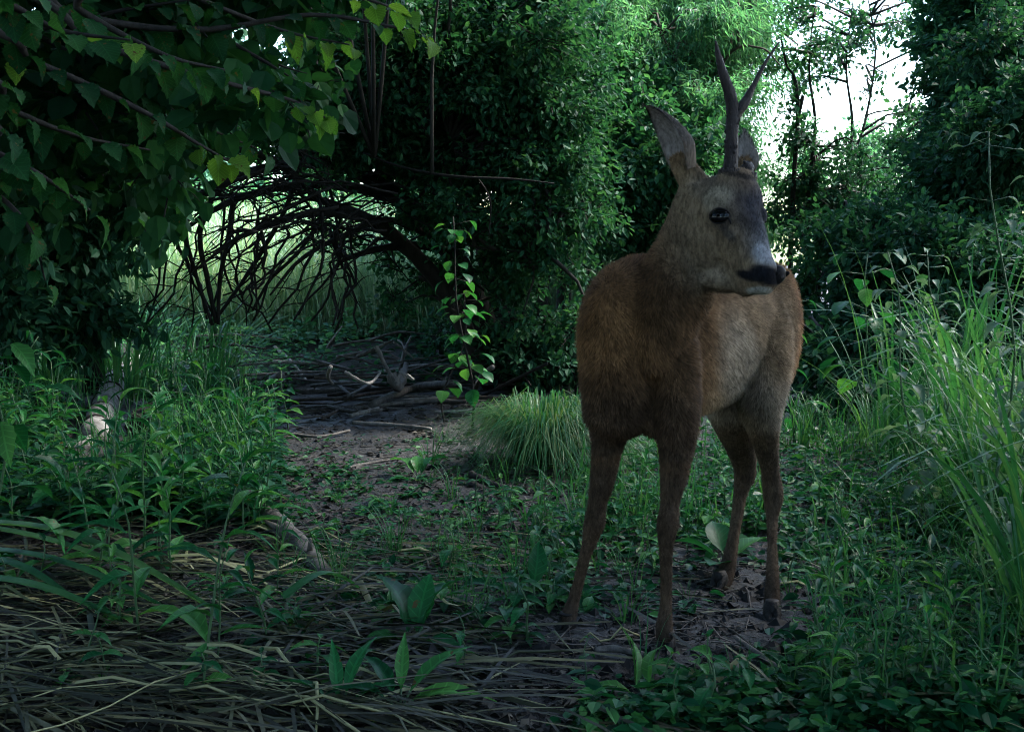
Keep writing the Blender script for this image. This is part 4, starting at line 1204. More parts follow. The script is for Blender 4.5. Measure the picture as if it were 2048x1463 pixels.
def herb_rosette(n, size, meshes, label, group, name, pitch=(.1, .7)):
    root = empty(name, (0, 0, 0), label, 'plant', group)
    for i in range(n):
        az = i * 2.4 + random.uniform(-.3, .3)
        part('leaf', random.choice(meshes), root, (0, 0, .004), (random.uniform(*pitch), random.uniform(-.2, .2), az), size * random.uniform(.7, 1.15))
    return root

def grass_clump(n, h, label, group, name='grass_clump', spread=.04, cat='grass'):
    root = empty(name, (0, 0, 0), label, cat, group)
    for i in range(n):
        a = random.uniform(0, 2 * PI); r = spread * math.sqrt(random.random())
        part('blade', random.choice(BLADES), root, (r * math.cos(a), r * math.sin(a), -.01), (random.uniform(-.35, .12), random.uniform(-.15, .15), a - PI / 2 + random.uniform(-.7, .7)), h * random.uniform(.55, 1.15))
    return root

def scatter(protos, pts, smin, smax, label=None, group=None):
    for i, p in enumerate(pts):
        pr = protos[i % len(protos)]
        s = random.uniform(smin, smax)
        if i < len(protos):
            pr.location = p; pr.rotation_euler = (0, 0, random.uniform(0, 6.28)); pr.scale = (s, s, s)
        else:
            clone(pr, p, random.uniform(0, 6.28), s)

def on_ground(n, box, keep=lambda px, py, p: True, dmax=7):
    out = []
    tries = 0
    while len(out) < n and tries < n * 30:
        tries += 1
        px, py = random.uniform(box[0], box[2]), random.uniform(box[1], box[3])
        p = gnd(px, py)
        if p.y < dmax and keep(px, py, p): out.append(p)
    return out

FEET = [at(1134, 1258, 2.02), at(1332, 1305, 1.93), at(1438, 1192, 2.31), at(1543, 1268, 2.12)]
def clear(px, py, p):
    if not all((p - Vector((q.x, q.y, p.z))).length > .10 for q in FEET): return False
    if 120 < px < 300 and 760 < py < 1010 and random.random() < .9: return False          # the silver log lies open
    for cx, cy, rx, ry in ((1490, 1225, 180, 130), (1270, 1320, 270, 130)):                 # trodden mud round the hooves
        r = math.hypot((px - cx) / rx, (py - cy) / ry)
        if random.random() < 1.35 * (1 - r): return False
    return True
def notmud(px, py, p):
    return clear(px, py, p)

# ---- herbs on the right and behind the deer
g1 = 'narrow-leaved herbs on the right side of the path'
l1 = 'upright herb with narrow pointed green leaves right of the deer'
P1 = [herb_narrow(random.uniform(.14, .24), random.randint(8, 12), random.uniform(.075, .105), l1, g1) for _ in range(6)]
pts = on_ground(118, (1640, 900, 2100, 1463), clear) + on_ground(30, (1180, 880, 1560, 1060), clear)
random.shuffle(pts); scatter(P1, pts, .45, .95)

g2 = 'oval-leaved herbs on the right side of the path'
l2 = 'low herb with paired oval green leaves on the open ground'
P2 = [herb_paired(random.uniform(.08, .15), random.randint(3, 5), random.uniform(.04, .06), l2, g2) for _ in range(5)]
pts = on_ground(110, (1080, 900, 2100, 1463), clear) + on_ground(30, (880, 1000, 1150, 1350), clear)
pts += on_ground(26, (0, 1090, 1000, 1440), clear)
random.shuffle(pts); scatter(P2, pts, .5, 1.05)

g3 = 'narrow-leaved herbs on the left side of the path'
l3 = 'upright herb with narrow pointed leaves in the shaded plants left of the path'
P3 = [herb_narrow(random.uniform(.16, .30), random.randint(7, 11), random.uniform(.09, .13), l3, g3) for _ in range(5)]
pts = on_ground(75, (-60, 800, 540, 1080), clear) + on_ground(10, (100, 1100, 620, 1400), clear)
random.shuffle(pts); scatter(P3, pts, .7, 1.3)

g4 = 'oval-leaved herbs on the left side of the path'
l4 = 'low herb with paired oval leaves in the shaded plants left of the path'
P4 = [herb_paired(random.uniform(.10, .22), random.randint(3, 6), random.uniform(.055, .085), l4, g4) for _ in range(4)]
pts = on_ground(75, (-60, 760, 580, 1060), clear)
random.shuffle(pts); scatter(P4, pts, .7, 1.3)

g5 = 'seedlings on the bare mud'
l5 = 'small bright green seedling on the bare mud of the path'
P5 = [herb_rosette(random.randint(5, 9), random.uniform(.028, .045), L_OVAL + L_LANCE[:1], l5, g5, 'seedling') for _ in range(5)]
pts = on_ground(190, (560, 930, 1180, 1250), clear)
random.shuffle(pts); scatter(P5, pts, .6, 1.4)

g6 = 'short grass tufts on the path'
l6 = 'short thin tuft of grass on the path'
P6 = [grass_clump(random.randint(7, 12), .15, l6, g6, 'grass_tuft', .02) for _ in range(4)]
pts = on_ground(60, (850, 880, 1300, 1250), clear) + on_ground(60, (1150, 900, 2050, 1400), clear) + on_ground(20, (540, 1000, 900, 1200), clear)
random.shuffle(pts); scatter(P6, pts, .5, 1.3)

# ---- tall grass along the right edge
g7 = 'tall arching grasses along the right edge'
l7 = 'tall arching grass clump at the right edge of the picture'
P7 = [grass_clump(random.randint(28, 36), random.uniform(.55, .8), l7, g7, 'grass_clump', .07) for _ in range(4)]
pts = [gp(.90 + .03 * k + random.uniform(-.05, .25), 1.75 + .12 * k) for k in range(14)] + [gp(random.uniform(1.15, 1.7), random.uniform(2.3, 3.8)) for _ in range(12)]
scatter(P7, pts, .75, 1.15)
g8 = 'short grasses behind the hind legs'
l8 = 'knee-high arching grass clump behind the hind legs of the deer'
P8 = [grass_clump(30, .30, l8, g8, 'grass_clump', .06) for _ in range(3)]
pts = on_ground(22, (1570, 850, 1960, 930), clear)
scatter(P8, pts, .7, 1.2)
g9 = 'tall thin grasses on the left'
l9 = 'tall thin upright grass clump by the arching bare twigs on the left'
P9 = [grass_clump(26, .55, l9, g9, 'grass_clump', .09) for _ in range(3)]
pts = [gp(random.uniform(-2.25, -1.45), random.uniform(5.1, 5.9)) for _ in range(16)]
scatter(P9, pts, .8, 1.25)

# ---- sedge tussock left of the front legs
p = gnd(1090, 925)
tus = empty('sedge_tussock', p, 'round bright green sedge tussock with drooping fine blades left of the front legs', 'grass')
mb = MB()
for i in range(1700):
    a = random.uniform(0, 2 * PI); r0 = .09 * math.sqrt(random.random()); out = .03 + .33 * random.random() ** .7; h = random.uniform(.13, .27) * (1 - .25 * out / .36)
    c0 = p + Vector((r0 * math.cos(a), r0 * math.sin(a), 0)); e = Vector((math.cos(a), math.sin(a), 0)); w = random.uniform(.0012, .0028)
    sx = Vector((-e.y, e.x, 0)) * w
    a2 = random.gauss(0, .35); e = (e + Vector((-e.y, e.x, 0)) * a2).normalized()
    vs = []; pk = random.uniform(.42, .62)
    for t in (0, .2, .45, .75, 1):
        zq = h * (1 - ((t - pk) / pk) ** 2)
        q = c0 + e * (out * t) + Vector((0, 0, max(zq, .01 + .02 * random.random()) if t > 0 else 0))
        ww = sx * (1 - t ** 2 * .9)
        vs += [tuple(q - ww), tuple(q + ww)]
    if i % 11 == 0: jj = [(random.gauss(0, .012), random.gauss(0, .012), random.uniform(.75, 1.2)) for _ in range(5)]; vs = [(q_[0] + jj[n_ // 2][0], q_[1] + jj[n_ // 2][1], p.z + (q_[2] - p.z) * jj[n_ // 2][2]) for n_, q_ in enumerate(vs)]
    mb.add(vs, [(2 * k, 2 * k + 1, 2 * k + 3) for k in range(4)] + [(2 * k, 2 * k + 3, 2 * k + 2) for k in range(4)], random.random())
o = mb.build('blades', M['tussock_blade'], tus, 'stuff'); o.location = -p

# ---- singled-out plants
def one(root, p, rz=0.0, s=1.0):
    root.location = p; root.rotation_euler = (0, 0, rz); root.scale = (s, s, s); return root

def leafy(name, label, p, spec, meshes, stem=True, cat='plant'):
    """spec: (azimuth, pitch, roll, size, stalk height)."""
    root = empty(name, p, label, cat)
    for az, pit, rol, s, sh in spec:
        d = Vector((-math.sin(az), math.cos(az), 0))
        if sh > 0:
            m = MB(); m.tube(curve_pts([(0, 0, -.01), d * .01 + Vector((0, 0, sh * .6)), d * .02 + Vector((0, 0, sh))], 5), .0022, 5); m.build('leaf_stalk', M['stem'], root)
        part('leaf', random.choice(meshes), root, d * .02 + Vector((0, 0, sh)), (pit, rol, az), s)
    return root

leafy('dock_plant', 'young dock with three broad upright leaves on the litter left of the hooves', gnd(828, 1290),
      [(.75, 1.0, .3, .15, .02), (-.85, .95, -.4, .14, .03), (-.2, 1.2, .1, .11, .02), (1.9, .4, 0, .09, .01), (-2.2, .3, 0, .10, .01)], L_DOCK)
leafy('single_leaf_plant', 'lone upright pointed leaf on a thin stalk beside the left front hoof', gnd(1070, 1225), [(.15, 1.35, .2, .09, .05), (2.2, .3, 0, .05, .03)], L_DOCK)
leafy('dock_plant', 'dock with long folded pointed leaves in front of the right front hoof', gnd(1290, 1400),
      [(.75, .95, .8, .12, .02), (-.5, .8, -.5, .11, .02), (1.6, .5, 0, .10, .01), (-1.4, .45, 0, .10, .01), (2.8, .2, 0, .09, .01)], L_LANCE + L_DOCK)
leafy('dock_plant', 'spreading narrow-leaved dock at the bottom edge, centre of the picture', gnd(800, 1425),
      [(.6, .6, 0, .12, .02), (-.9, .5, 0, .13, .03), (-1.5, .3, .3, .13, .02), (1.5, .5, 0, .11, .02), (2.6, .2, 0, .08, .0), (0, .9, 0, .10, .03)], L_LANCE)
leafy('dock_plant', 'upright narrow-leaved dock at the bottom edge left of centre', gnd(680, 1430),
      [(.3, 1.0, 0, .10, .02), (-.4, .9, 0, .11, .03), (1.3, .5, .3, .11, .02), (-1.3, .5, 0, .09, .02)], L_LANCE)
leafy('broad_leaf_plant', 'big dark green round leaf lying low behind the front legs of the deer', gnd(1450, 1150), [(1.3, .5, .3, .11, .04), (-1.2, .45, -.2, .10, .04), (.2, .7, .1, .09, .05), (2.6, .3, 0, .08, .03)], L_ROUND)
leafy('dock_plant', 'dock with a wide upright leaf on the mud near the path middle', gnd(835, 960), [(-.7, .7, -.3, .13, .02), (.8, .7, .2, .12, .02), (.1, .9, 0, .09, .02), (2, .3, 0, .08, 0)], L_DOCK)
root = empty('pale_leaf_plant', gnd(1600, 1105), 'pale upturned leaf on a bent stalk right of the hind leg', 'plant')
m = MB(); m.tube(curve_pts([(.06, .02, 0), (.05, .02, .05), (.02, .01, .045), (0, 0, .03)], 8), .0018, 5); m.build('leaf_stalk', M['stem'], root)
part('leaf', L_PALE, root, (.035, 0, .045), (-.5, .5, 1.7), .075)
for px, py, s_ in ((1350, 950, 1), (1270, 905, .8), (1690, 905, .7), (1620, 945, .9)):
    pass

def tall_leafy(name, label, p, h, lean, pairs, size, meshes, stemmat, cat='plant', droop=-.35, group=None, r=.004, t0=.15):
    root = empty(name, p, label, cat, group)
    mb = MB()
    k1, k2 = random.uniform(0, 6), random.uniform(.015, .04)
    f = lambda t: Vector((lean[0] * t * t + k2 * math.sin(k1 + 7 * t), lean[1] * t * t + k2 * math.cos(k1 + 5 * t), h * t))
    mb.tube([f(i / 8) - Vector((0, 0, .02 if i == 0 else 0)) for i in range(9)], [r * (1 - .6 * i / 8) for i in range(9)], 6)
    mb.build('stem', stemmat, root)
    for i in range(pairs):
        t = min(1, max(0, t0 + (1 - t0) * i / max(1, pairs - 1) + random.gauss(0, .03))); az = i * PI / 2 + random.uniform(-.6, .6)
        s = size * (1.1 - .5 * t) * random.uniform(.85, 1.15)
        for k in (0, PI):
            a = az + k + random.uniform(-.3, .3)
            d = Vector((-math.sin(a), math.cos(a), random.uniform(-.3, .5))) * random.uniform(.015, .02 + size * .7)
            mb2 = MB(); mb2.tube([f(t), f(t) + d], .0011, 3); mb2.build('leaf_stalk', stemmat, root)
            part('leaf', random.choice(meshes), root, f(t) + d, (droop + random.uniform(-.3, .3), random.uniform(-.3, .3), a), s)
    return root

# nettles and other tall herbs at the right
NETT = ['tallest grey-green nettle at the right edge, its top against the dark tree', 'second nettle beside the tallest one at the right edge', 'shorter nettle leaning into the tall grass on the right',
        'nettle half hidden in the grass at the right edge', 'low nettle in front of the dark bush on the right']
for lab, x, y, h, ln in zip(NETT, (1.12, 1.22, 1.02, 1.05, 1.28), (2.45, 2.6, 2.7, 2.25, 3.2), (.98, .88, .72, .6, .7), ((-.06, 0), (.02, 0), (-.12, 0), (.05, 0), (-.06, 0))):
    tall_leafy('nettle', lab, gp(x, y), h, ln, 26, .062, L_NETT, M['stem'], droop=-.25, group='nettles at the right edge')
# broad-leaved saplings
tall_leafy('broad_leaved_sapling', 'young sapling with large round hanging leaves in front of the thorn stems', gp(-.17, 4.35), .86, (-.08, 0), 20, .072, L_ROUND, M['bark_dark'], droop=-.55, r=.006, t0=.2)
tall_leafy('broad_leaved_sapling', 'second leafy sapling beside the round-leaved one by the thorn stems', gp(-.27, 4.6), .55, (.1, 0), 11, .075, L_ROUND, M['bark_dark'], droop=-.45, r=.005, t0=.3)
tall_leafy('broad_leaved_sapling', 'small sapling with broad pointed leaves right of the muzzle of the deer', gp(1.13, 3.6), .70, (.05, 0), 9, .115, L_ROUND, M['stem'], droop=-.6, r=.004, t0=.35)
tall_leafy('broad_leaved_sapling', 'leafy young stem against the dark hollow right of the hind legs', gp(1.0, 3.9), .52, (-.04, 0), 8, .085, L_OVAL, M['stem'], droop=-.5, r=.004)
tall_leafy('broad_leaved_sapling', 'leafy oval-leaved shoot in front of the tall grass on the right', gp(1.15, 2.9), .48, (-.1, 0), 8, .07, L_OVAL, M['stem'], droop=-.2, r=.003)
tall_leafy('broad_leaved_sapling', 'shaded shoot with large leaves at the left edge of the picture', gp(-1.13, 2.35), .52, (.03, 0), 8, .12, L_OVAL, M['stem'], droop=-.5, r=.004)
tall_leafy('broad_leaved_sapling', 'shaded shoot beside the fallen silver log on the left', gp(-1.62, 3.55), .40, (.06, 0), 7, .11, L_LANCE + L_OVAL, M['stem'], droop=-.2, r=.004)
tall_leafy('broad_leaved_sapling', 'long-leaved shoot between the silver log and the mud path', gp(-1.12, 3.5), .38, (.08, 0), 7, .14, L_LANCE, M['stem'], droop=-.1, r=.004)

# ---- ground cover too dense to count
def cover(name, label, box, n, size, shape, mat, hmax, dmax, keep=None, upright=.3):
    P = []
    while len(P) < n:
        px, py = random.uniform(box[0], box[2]), random.uniform(box[1], box[3])
        p = gnd(px, py)
        if p.y > dmax or not clear(px, py, p): continue
        nf = min((p - q).length for q in FEET)
        if random.random() > (nf - .05) / .35: continue
        k = random.randint(4, 8); hh = random.uniform(.01, hmax) * min(1, nf / .5)
        for _ in range(k):
            P.append((p.x + random.gauss(0, .02), p.y + random.gauss(0, .02), p.z + hh * random.uniform(.3, 1)))
    P = np.array(P[:n])
    D = RNG.normal(0, 1, (n, 3)); D[:, 2] = RNG.uniform(-.2, upright, n)
    Nn = RNG.normal(0, .4, (n, 3)) + np.array([0, 0, 1.0])
    S = size * RNG.uniform(.5, 1.4, n)
    v, f, t = leaves(P, D, Nn, S, shape)
    o = bpy.data.objects.new(name, mesh_np(name, v, f, M[mat], t, smooth_shade=False))
    put(o); tag(o, label, 'ground cover' if mat != 'litter' else 'leaf litter', None, 'stuff')
    return o

cover('ground_cover', 'low green leafy ground cover right of and behind the deer', (1150, 860, 2150, 1480), 13000, .030, OVAL, 'cover_leaf', .09, 4.6)
cover('ground_cover', 'low shaded green ground cover left of the path', (-120, 720, 560, 1060), 7000, .04, OVAL, 'shade_leaf', .14, 6)
cover('ground_cover', 'sparse small leaves on the muddy path', (560, 880, 1180, 1300), 2600, .022, OVAL, 'cover_leaf', .03, 4.6)
cover('ground_cover', 'leafy plants along the foot of the meadow bank', (-100, 610, 760, 722), 8000, .045, OVAL, 'willow_leaf', .24, 10)
cover('ground_cover', 'dark leafy plants round the foot of the thorn stems', (760, 640, 1180, 720), 3500, .045, OVAL, 'shade_leaf', .22, 10)
cover('leaf_litter', 'dry crumbs of dead leaves and twigs on the mud', (-100, 780, 2150, 1480), 15000, .026, DIAM, 'litter', .012, 5.5, upright=.15)

# crumbs of soil and fine twigs on the mud
n = 6800
CP_ = []
while len(CP_) < n:
    px, py = random.uniform(480, 1300), random.uniform(790, 1400)
    if random.random() < .3: px, py = random.uniform(1080, 1680), random.uniform(1120, 1400)
    elif random.random() < .3: px, py = random.uniform(-100, 2150), random.uniform(850, 1463)
    p = gnd(px, py)
    if p.y < 5.6: CP_.append(p[:])
CP_ = np.array(CP_)
OCT = np.array([(1, 0, 0), (-1, 0, 0), (0, 1, 0), (0, -1, 0), (0, 0, 1), (0, 0, -1)], float)
OF = np.array([(0, 2, 4), (2, 1, 4), (1, 3, 4), (3, 0, 4), (2, 0, 5), (1, 2, 5), (3, 1, 5), (0, 3, 5)])
S_ = .0045 * RNG.lognormal(0, .55, n)
cv = (OCT[None] * RNG.uniform(.5, 1.5, (n, 6, 1)) + RNG.normal(0, .25, (n, 6, 3))) * np.stack([S_ * 1.25, S_ * 1.25, S_ * .8], 1)[:, None, :] + CP_[:, None, :]
o = bpy.data.objects.new('soil_crumbs', mesh_np('soil_crumbs', cv.reshape(-1, 3), ((np.arange(n) * 6)[:, None, None] + OF[None]).reshape(-1, 3), M['soil_crumb'], np.repeat(RNG.random(n), 6), smooth_shade=False))
put(o); tag(o, 'crumbs and clods of dark soil on the muddy path', 'soil', None, 'stuff')
n = 900
TP = []
while len(TP) < n:
    p = gnd(random.uniform(420, 1500), random.uniform(790, 1300))
    if p.y < 5.8: TP.append((p.x, p.y, p.z + random.uniform(.002, .012)))
TP = np.array(TP); aa = RNG.normal(0, .7, n); LL = RNG.uniform(.03, .16, n)
E_ = np.stack([np.cos(aa) * LL, np.sin(aa) * LL, RNG.normal(0, .006, n)], 1)
tv_ = stick_arrays(TP - E_ / 2, TP + E_ / 2, RNG.uniform(.001, .0028, n), RNG.uniform(.0006, .0015, n), .06)
o = bpy.data.objects.new('fine_twigs', mesh_np('fine_twigs', tv_[0], tv_[1], M['dead_wood'], tv_[2])); put(o)
tag(o, 'fine dead twigs scattered over the muddy path', 'twigs', None, 'stuff')

def grass_stuff(name, label, pts, hmin, hmax, mat, width):
    n = len(pts)
    P = np.array([p[:] for p in pts]); a = RNG.uniform(0, 2 * PI, n); h = RNG.uniform(hmin, hmax, n)
    E = np.stack([np.cos(a), np.sin(a), np.zeros(n)], 1); X = np.stack([-np.sin(a), np.cos(a), np.zeros(n)], 1)
    lean = RNG.uniform(.05, .9, n); w = width * RNG.uniform(.6, 1.3, n)
    vs = []
    for t, ww in ((0, 1), (.45, .9), (.8, .55), (1, .08)):
        c = P + E * (h * lean * t ** 2)[:, None]; c[:, 2] += h * t * (1 - .35 * lean * t ** 2)
        vs += [c - X * (w * ww)[:, None], c + X * (w * ww)[:, None]]
    v = np.stack(vs, 1)
    f = np.array([q for k in range(3) for q in ((2 * k, 2 * k + 1, 2 * k + 3), (2 * k, 2 * k + 3, 2 * k + 2))])
    F = (np.arange(n) * 8)[:, None, None] + f[None]
    o = bpy.data.objects.new(name, mesh_np(name, v.reshape(-1, 3), F.reshape(-1, 3), M[mat], np.repeat(RNG.random(n), 8), smooth_shade=False))
    put(o); tag(o, label, 'grass', None, 'stuff')
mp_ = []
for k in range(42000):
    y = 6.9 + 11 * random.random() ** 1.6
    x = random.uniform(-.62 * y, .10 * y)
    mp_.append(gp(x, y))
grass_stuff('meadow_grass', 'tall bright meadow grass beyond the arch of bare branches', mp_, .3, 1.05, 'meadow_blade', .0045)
mp_ = [gnd(random.uniform(1620, 2120), random.uniform(850, 1463)) for _ in range(650)] + [gnd(random.uniform(1080, 1560), random.uniform(880, 1090)) for _ in range(500)]
grass_stuff('grass', 'thin grass blades through the ground plants on the right', mp_, .05, .22, 'grass_blade', .0022)
mp_ = [q for q in (gnd(random.uniform(-60, 520), random.uniform(740, 1000)) for _ in range(1500)) if not (-1.75 < q.x < -1.3 and 3.0 < q.y < 4.9)]
grass_stuff('grass', 'thin shaded grass blades through the plants on the left', mp_, .08, .35, 'grass_blade', .0026)
# ------------------------------------------------------------------ fallen wood
def log(name, label, pts, radii, mat, cat='log', n=12, wob=.10, group=None, stubs=0):
    P = curve_pts(pts, max(8, 5 * len(pts)))
    R = np.interp(np.linspace(0, 1, len(P)), np.linspace(0, 1, len(radii)), radii)
    base = P[0].copy()
    m = MB(); m.tube([p - base for p in P], R, n, wob=wob)
    for k in range(stubs):
        i = random.randint(2, len(P) - 3); q = P[i] - base
        e = q + Vector((random.uniform(-1, 1), random.uniform(-.6, .6), random.uniform(.2, 1))).normalized() * (R[i] * 2 + .02)
        m.tube([q, q.lerp(e, .6), e], [R[i] * .4, R[i] * .3, R[i] * .15], 6)
    me = m.mesh(name, M[mat])
    o = bpy.data.objects.new(name, me); o.location = base; put(o)
    return tag(o, label, cat, group)

def up(p, dz): return p + Vector((0, 0, dz))
a_, b_ = gnd(185, 895), gnd(243, 770)
sl = empty('fallen_log', a_, 'fallen silver-barked log with dark rings among the plants on the left', 'log')
P = curve_pts([up(a_, .03), up(a_.lerp(b_, .5), .06), up(b_, .07)], 22)
P = [p - a_ for p in P]
m = MB(); m.tube(P, [.052 + .004 * math.sin(i * 1.7) + .006 * i / 22 for i in range(22)], 16, wob=.05); m.build('trunk', M['silver_bark'], sl)
for k in range(7):
    i = 2 + k * 3 - (k > 4)
    i = min(i, 20); d = (P[i + 1] - P[i - 1]).normalized()
    r = .056 + .006 * i / 22
    m = MB(); m.tube([P[i] - d * .003, P[i], P[i] + d * .004], [r * .98, r * 1.045, r * .98], 16, wob=.03); m.build('bark_ring', M['bark_dark'], sl)
m = MB(); m.tube(curve_pts([P[-1], P[-1] + Vector((.03, .15, .05)), P[-1] + Vector((-.02, .32, .10))], 6), [.05, .04, .028, .02, .012, .006], 9, wob=.1); m.build('limb_stub', M['silver_bark'], sl)
m = MB(); m.tube(curve_pts([P[0] + Vector((0, 0, -.01)), P[0] + Vector((-.06, -.06, -.02)), P[0] + Vector((-.13, -.07, -.01))], 6), [.03, .025, .02, .015, .01, .006], 8, wob=.1); m.build('limb_stub', M['silver_bark'], sl)
log('fallen_branch', 'thick grey fallen branch lying half buried in reed litter left of centre', [up(gnd(495, 1005), .02), up(gnd(545, 1055), .028), up(gnd(600, 1105), .02), up(gnd(655, 1165), .012)], [.020, .024, .022, .018], 'dead_wood', 'branch', wob=.14, stubs=2)
log('rotten_log', 'short dark rotten log end in the plants right of the silver log', [up(gnd(272, 870), .04), up(gnd(300, 858), .05), up(gnd(338, 862), .03)], [.04, .055, .04], 'bark_dark', 'log', wob=.2)

ST = [  # pixel ends of single sticks, thickness in px, lifts, wood, label
    ((508, 800), (600, 797), (690, 792), 13, .02, .02, 'dead_wood', 'long flat grey stick along the front edge of the brush pile'),
    ((680, 780), (790, 779), (920, 770), 13, .02, .03, 'pale_wood', 'pale straight stick lying across the middle of the brush pile'),
    ((745, 822), (830, 785), (910, 738), 16, .01, .10, 'dead_wood', 'thick stick rising diagonally to the right at the front of the brush pile'),
    ((522, 792), (538, 760), (562, 690), 18, .02, .16, 'pale_wood', 'curved grey root standing up at the left end of the brush pile'),
    ((560, 775), (640, 760), (705, 745), 7, .03, .05, 'dead_wood', 'thin stick with a knot crossing the left half of the brush pile'),
    ((695, 750), (750, 762), (815, 775), 7, .05, .03, 'dead_wood', 'thin stick sloping down to the right in the brush pile'),
    ((752, 635), (770, 680), (795, 725), 9, .28, .12, 'dead_wood', 'thin pole leaning out of the top of the brush pile'),
    ((782, 705), (797, 735), (812, 768), 24, .14, .02, 'pale_wood', 'thick pale splintered branch stump in the brush pile'),
    ((655, 820), (710, 832), (765, 828), 9, .01, .01, 'dead_wood', 'short crooked stick on the mud just before the brush pile'),
    ((705, 853), (790, 858), (862, 866), 8, .01, .01, 'pale_wood', 'straight pale stick across the upper part of the muddy path'),
    ((700, 840), (730, 833), (758, 826), 9, .01, .012, 'pale_wood', 'short pale stick by the crooked one before the brush pile'),
    ((560, 840), (600, 842), (655, 838), 6, .01, .01, 'dead_wood', 'thin dark stick at the left side of the upper path'),
    ((945, 797), (962, 755), (985, 690), 11, .0, .22, 'dead_wood', 'thin grey sapling stem leaning right above the grass tussock'),
    ((955, 800), (1020, 750), (1095, 690), 7, .0, .2, 'bark_dark', 'long thin dark stick leaning right towards the thorn stems'),
    ((942, 965), (975, 980), (1012, 992), 16, .015, .01, 'bark_dark', 'thick dark stick lying on the mud left of the front legs'),
    ((660, 680), (655, 705), (665, 730), 8, .26, .12, 'pale_wood', 'short pale crooked twig standing in the brush pile'),
    ((690, 690), (735, 712), (760, 700), 7, .22, .18, 'pale_wood', 'pale twig bent like a bow in the brush pile'),
    ((800, 700), (825, 692), (815, 682), 6, .18, .24, 'pale_wood', 'small hooked pale twig at the top right of the brush pile'),
    ((575, 875), (640, 880), (700, 868), 6, .01, .01, 'dead_wood', 'thin stick on the left edge of the muddy path'),
    ((690, 945), (735, 935), (800, 925), 6, .01, .01, 'dead_wood', 'thin stick in the middle of the muddy path'),
    ((1470, 1290), (1530, 1330), (1580, 1362), 10, .012, .006, 'dead_wood', 'straight grey stick on the mud right of the right front hoof'),
    ((1060, 1040), (1090, 1065), (1130, 1105), 9, .02, .01, 'pale_wood', 'pale split stick on the mud left of the left front leg'),
    ((1190, 1320), (1230, 1317), (1290, 1328), 15, .012, .012, 'dead_wood', 'short thick grey wood chunk on the mud between the front hooves'),
    ((1700, 1290), (1760, 1300), (1850, 1290), 8, .012, .02, 'bark_dark', 'dark stick under the herbs at lower right'),
]
def pushed(px, py, lift):
    p = gnd(px, py)
    for _ in range(3):                                   # a raised point seen at that pixel stands a little nearer
        q = at(px, py, p.y)
        if lift <= .02: break
        dd = p.y * (1 - lift / CAM_H)
        q = at(px, py, max(dd, 1.3)); p = Vector((q.x, q.y, float(gz(q.x, q.y)))); break
    return Vector((p.x, p.y, float(gz(p.x, p.y)) + lift))
for a1, a2, a3, th, l1_, l3_, mat, lab in ST:
    P0, P2 = pushed(*a1, l1_), pushed(*a3, l3_)
    P1_ = pushed(*a2, (l1_ + l3_) / 2)
    r = th / 2 * P1_.y / FPX
    log('stick', lab, [up(P0, r), up(P1_, r), up(P2, r)], [r * 1.05, r, r * .8], mat, 'stick', 7, .16, 'sticks of the brush pile and the path', 1 if th > 8 and 'chunk' not in lab else 0)
for k in range(88):
    c = Vector((random.uniform(-1.55, .15), random.uniform(4.9, 6.3), 0)); a = random.gauss(0, .7) if random.random() < .7 else random.uniform(-1.5, 1.5); ln = random.uniform(.10, .42)
    d = Vector((math.cos(a), math.sin(a), 0)) * ln
    lift = random.uniform(0, .36) * float(smooth(5.1, 5.8, c.y)); r = random.uniform(.004, .012)
    A_, B_ = c - d, c + d
    A_.z = float(gz(A_.x, A_.y)) + r + lift * random.uniform(.4, 1); B_.z = float(gz(B_.x, B_.y)) + r + lift * random.uniform(.4, 1)
    mid = A_.lerp(B_, .5) + Vector((0, random.uniform(-.04, .04), random.uniform(-.01, .03)))
    log('stick', 'tangled bare dead stick heaped in the brush pile at the path end', [A_, mid, B_], [r, r * .9, r * .5], random.choice(['dead_wood', 'dead_wood', 'pale_wood', 'bark']), 'stick', 6, .18, 'tangled sticks heaped in the brush pile')

# ------------------------------------------------------------------ dead reed litter at lower left
def reed_mesh(kind):
    n = 7; v, f = [], []
    bend = random.uniform(-.03, .03); kink = random.uniform(-.06, .06)
    pts = [Vector((i / (n - 1), bend * math.sin(PI * i / (n - 1)) + kink * max(0, i / (n - 1) - .6), .012 * math.sin(i * 1.9))) for i in range(n)]
    if kind == 'round':
        m = MB(); m.tube(pts, [.0023] * (n - 1) + [.0014], 5); return m.mesh('reed', M['straw'])
    for i, p in enumerate(pts):
        w = .0046 * (1 - .75 * (i / (n - 1)) ** 2) * random.uniform(.85, 1.1); tw = .5 * math.sin(i * .9 + kink * 30)
        v += [(p.x, p.y - w * math.cos(tw), p.z - w * math.sin(tw)), (p.x, p.y, p.z + w * .3), (p.x, p.y + w * math.cos(tw), p.z + w * math.sin(tw))]
    for i in range(n - 1):
        for j in range(2):
            a0 = i * 3 + j; f += [(a0, a0 + 1, a0 + 4), (a0, a0 + 4, a0 + 3)]
    return mesh_np('reed', np.array(v), np.array(f), M['straw'], np.full(len(v), .5))
REEDS = [reed_mesh('round') for _ in range(6)] + [reed_mesh('flat') for _ in range(8)]
def lay(me, A_, B_, name, label, group=None, lift=.01, cat='reed', wide=1.0):
    d = B_ - A_; L = d.length
    o = bpy.data.objects.new(name, me); put(o)
    o.location = A_
    o.rotation_mode = 'QUATERNION'
    q = d.normalized().to_track_quat('X', 'Z'); o.rotation_quaternion = q
    wy = wide * random.uniform(.75, 1.2)
    o.scale = (L, wy, wy)
    return tag(o, label, cat, group)
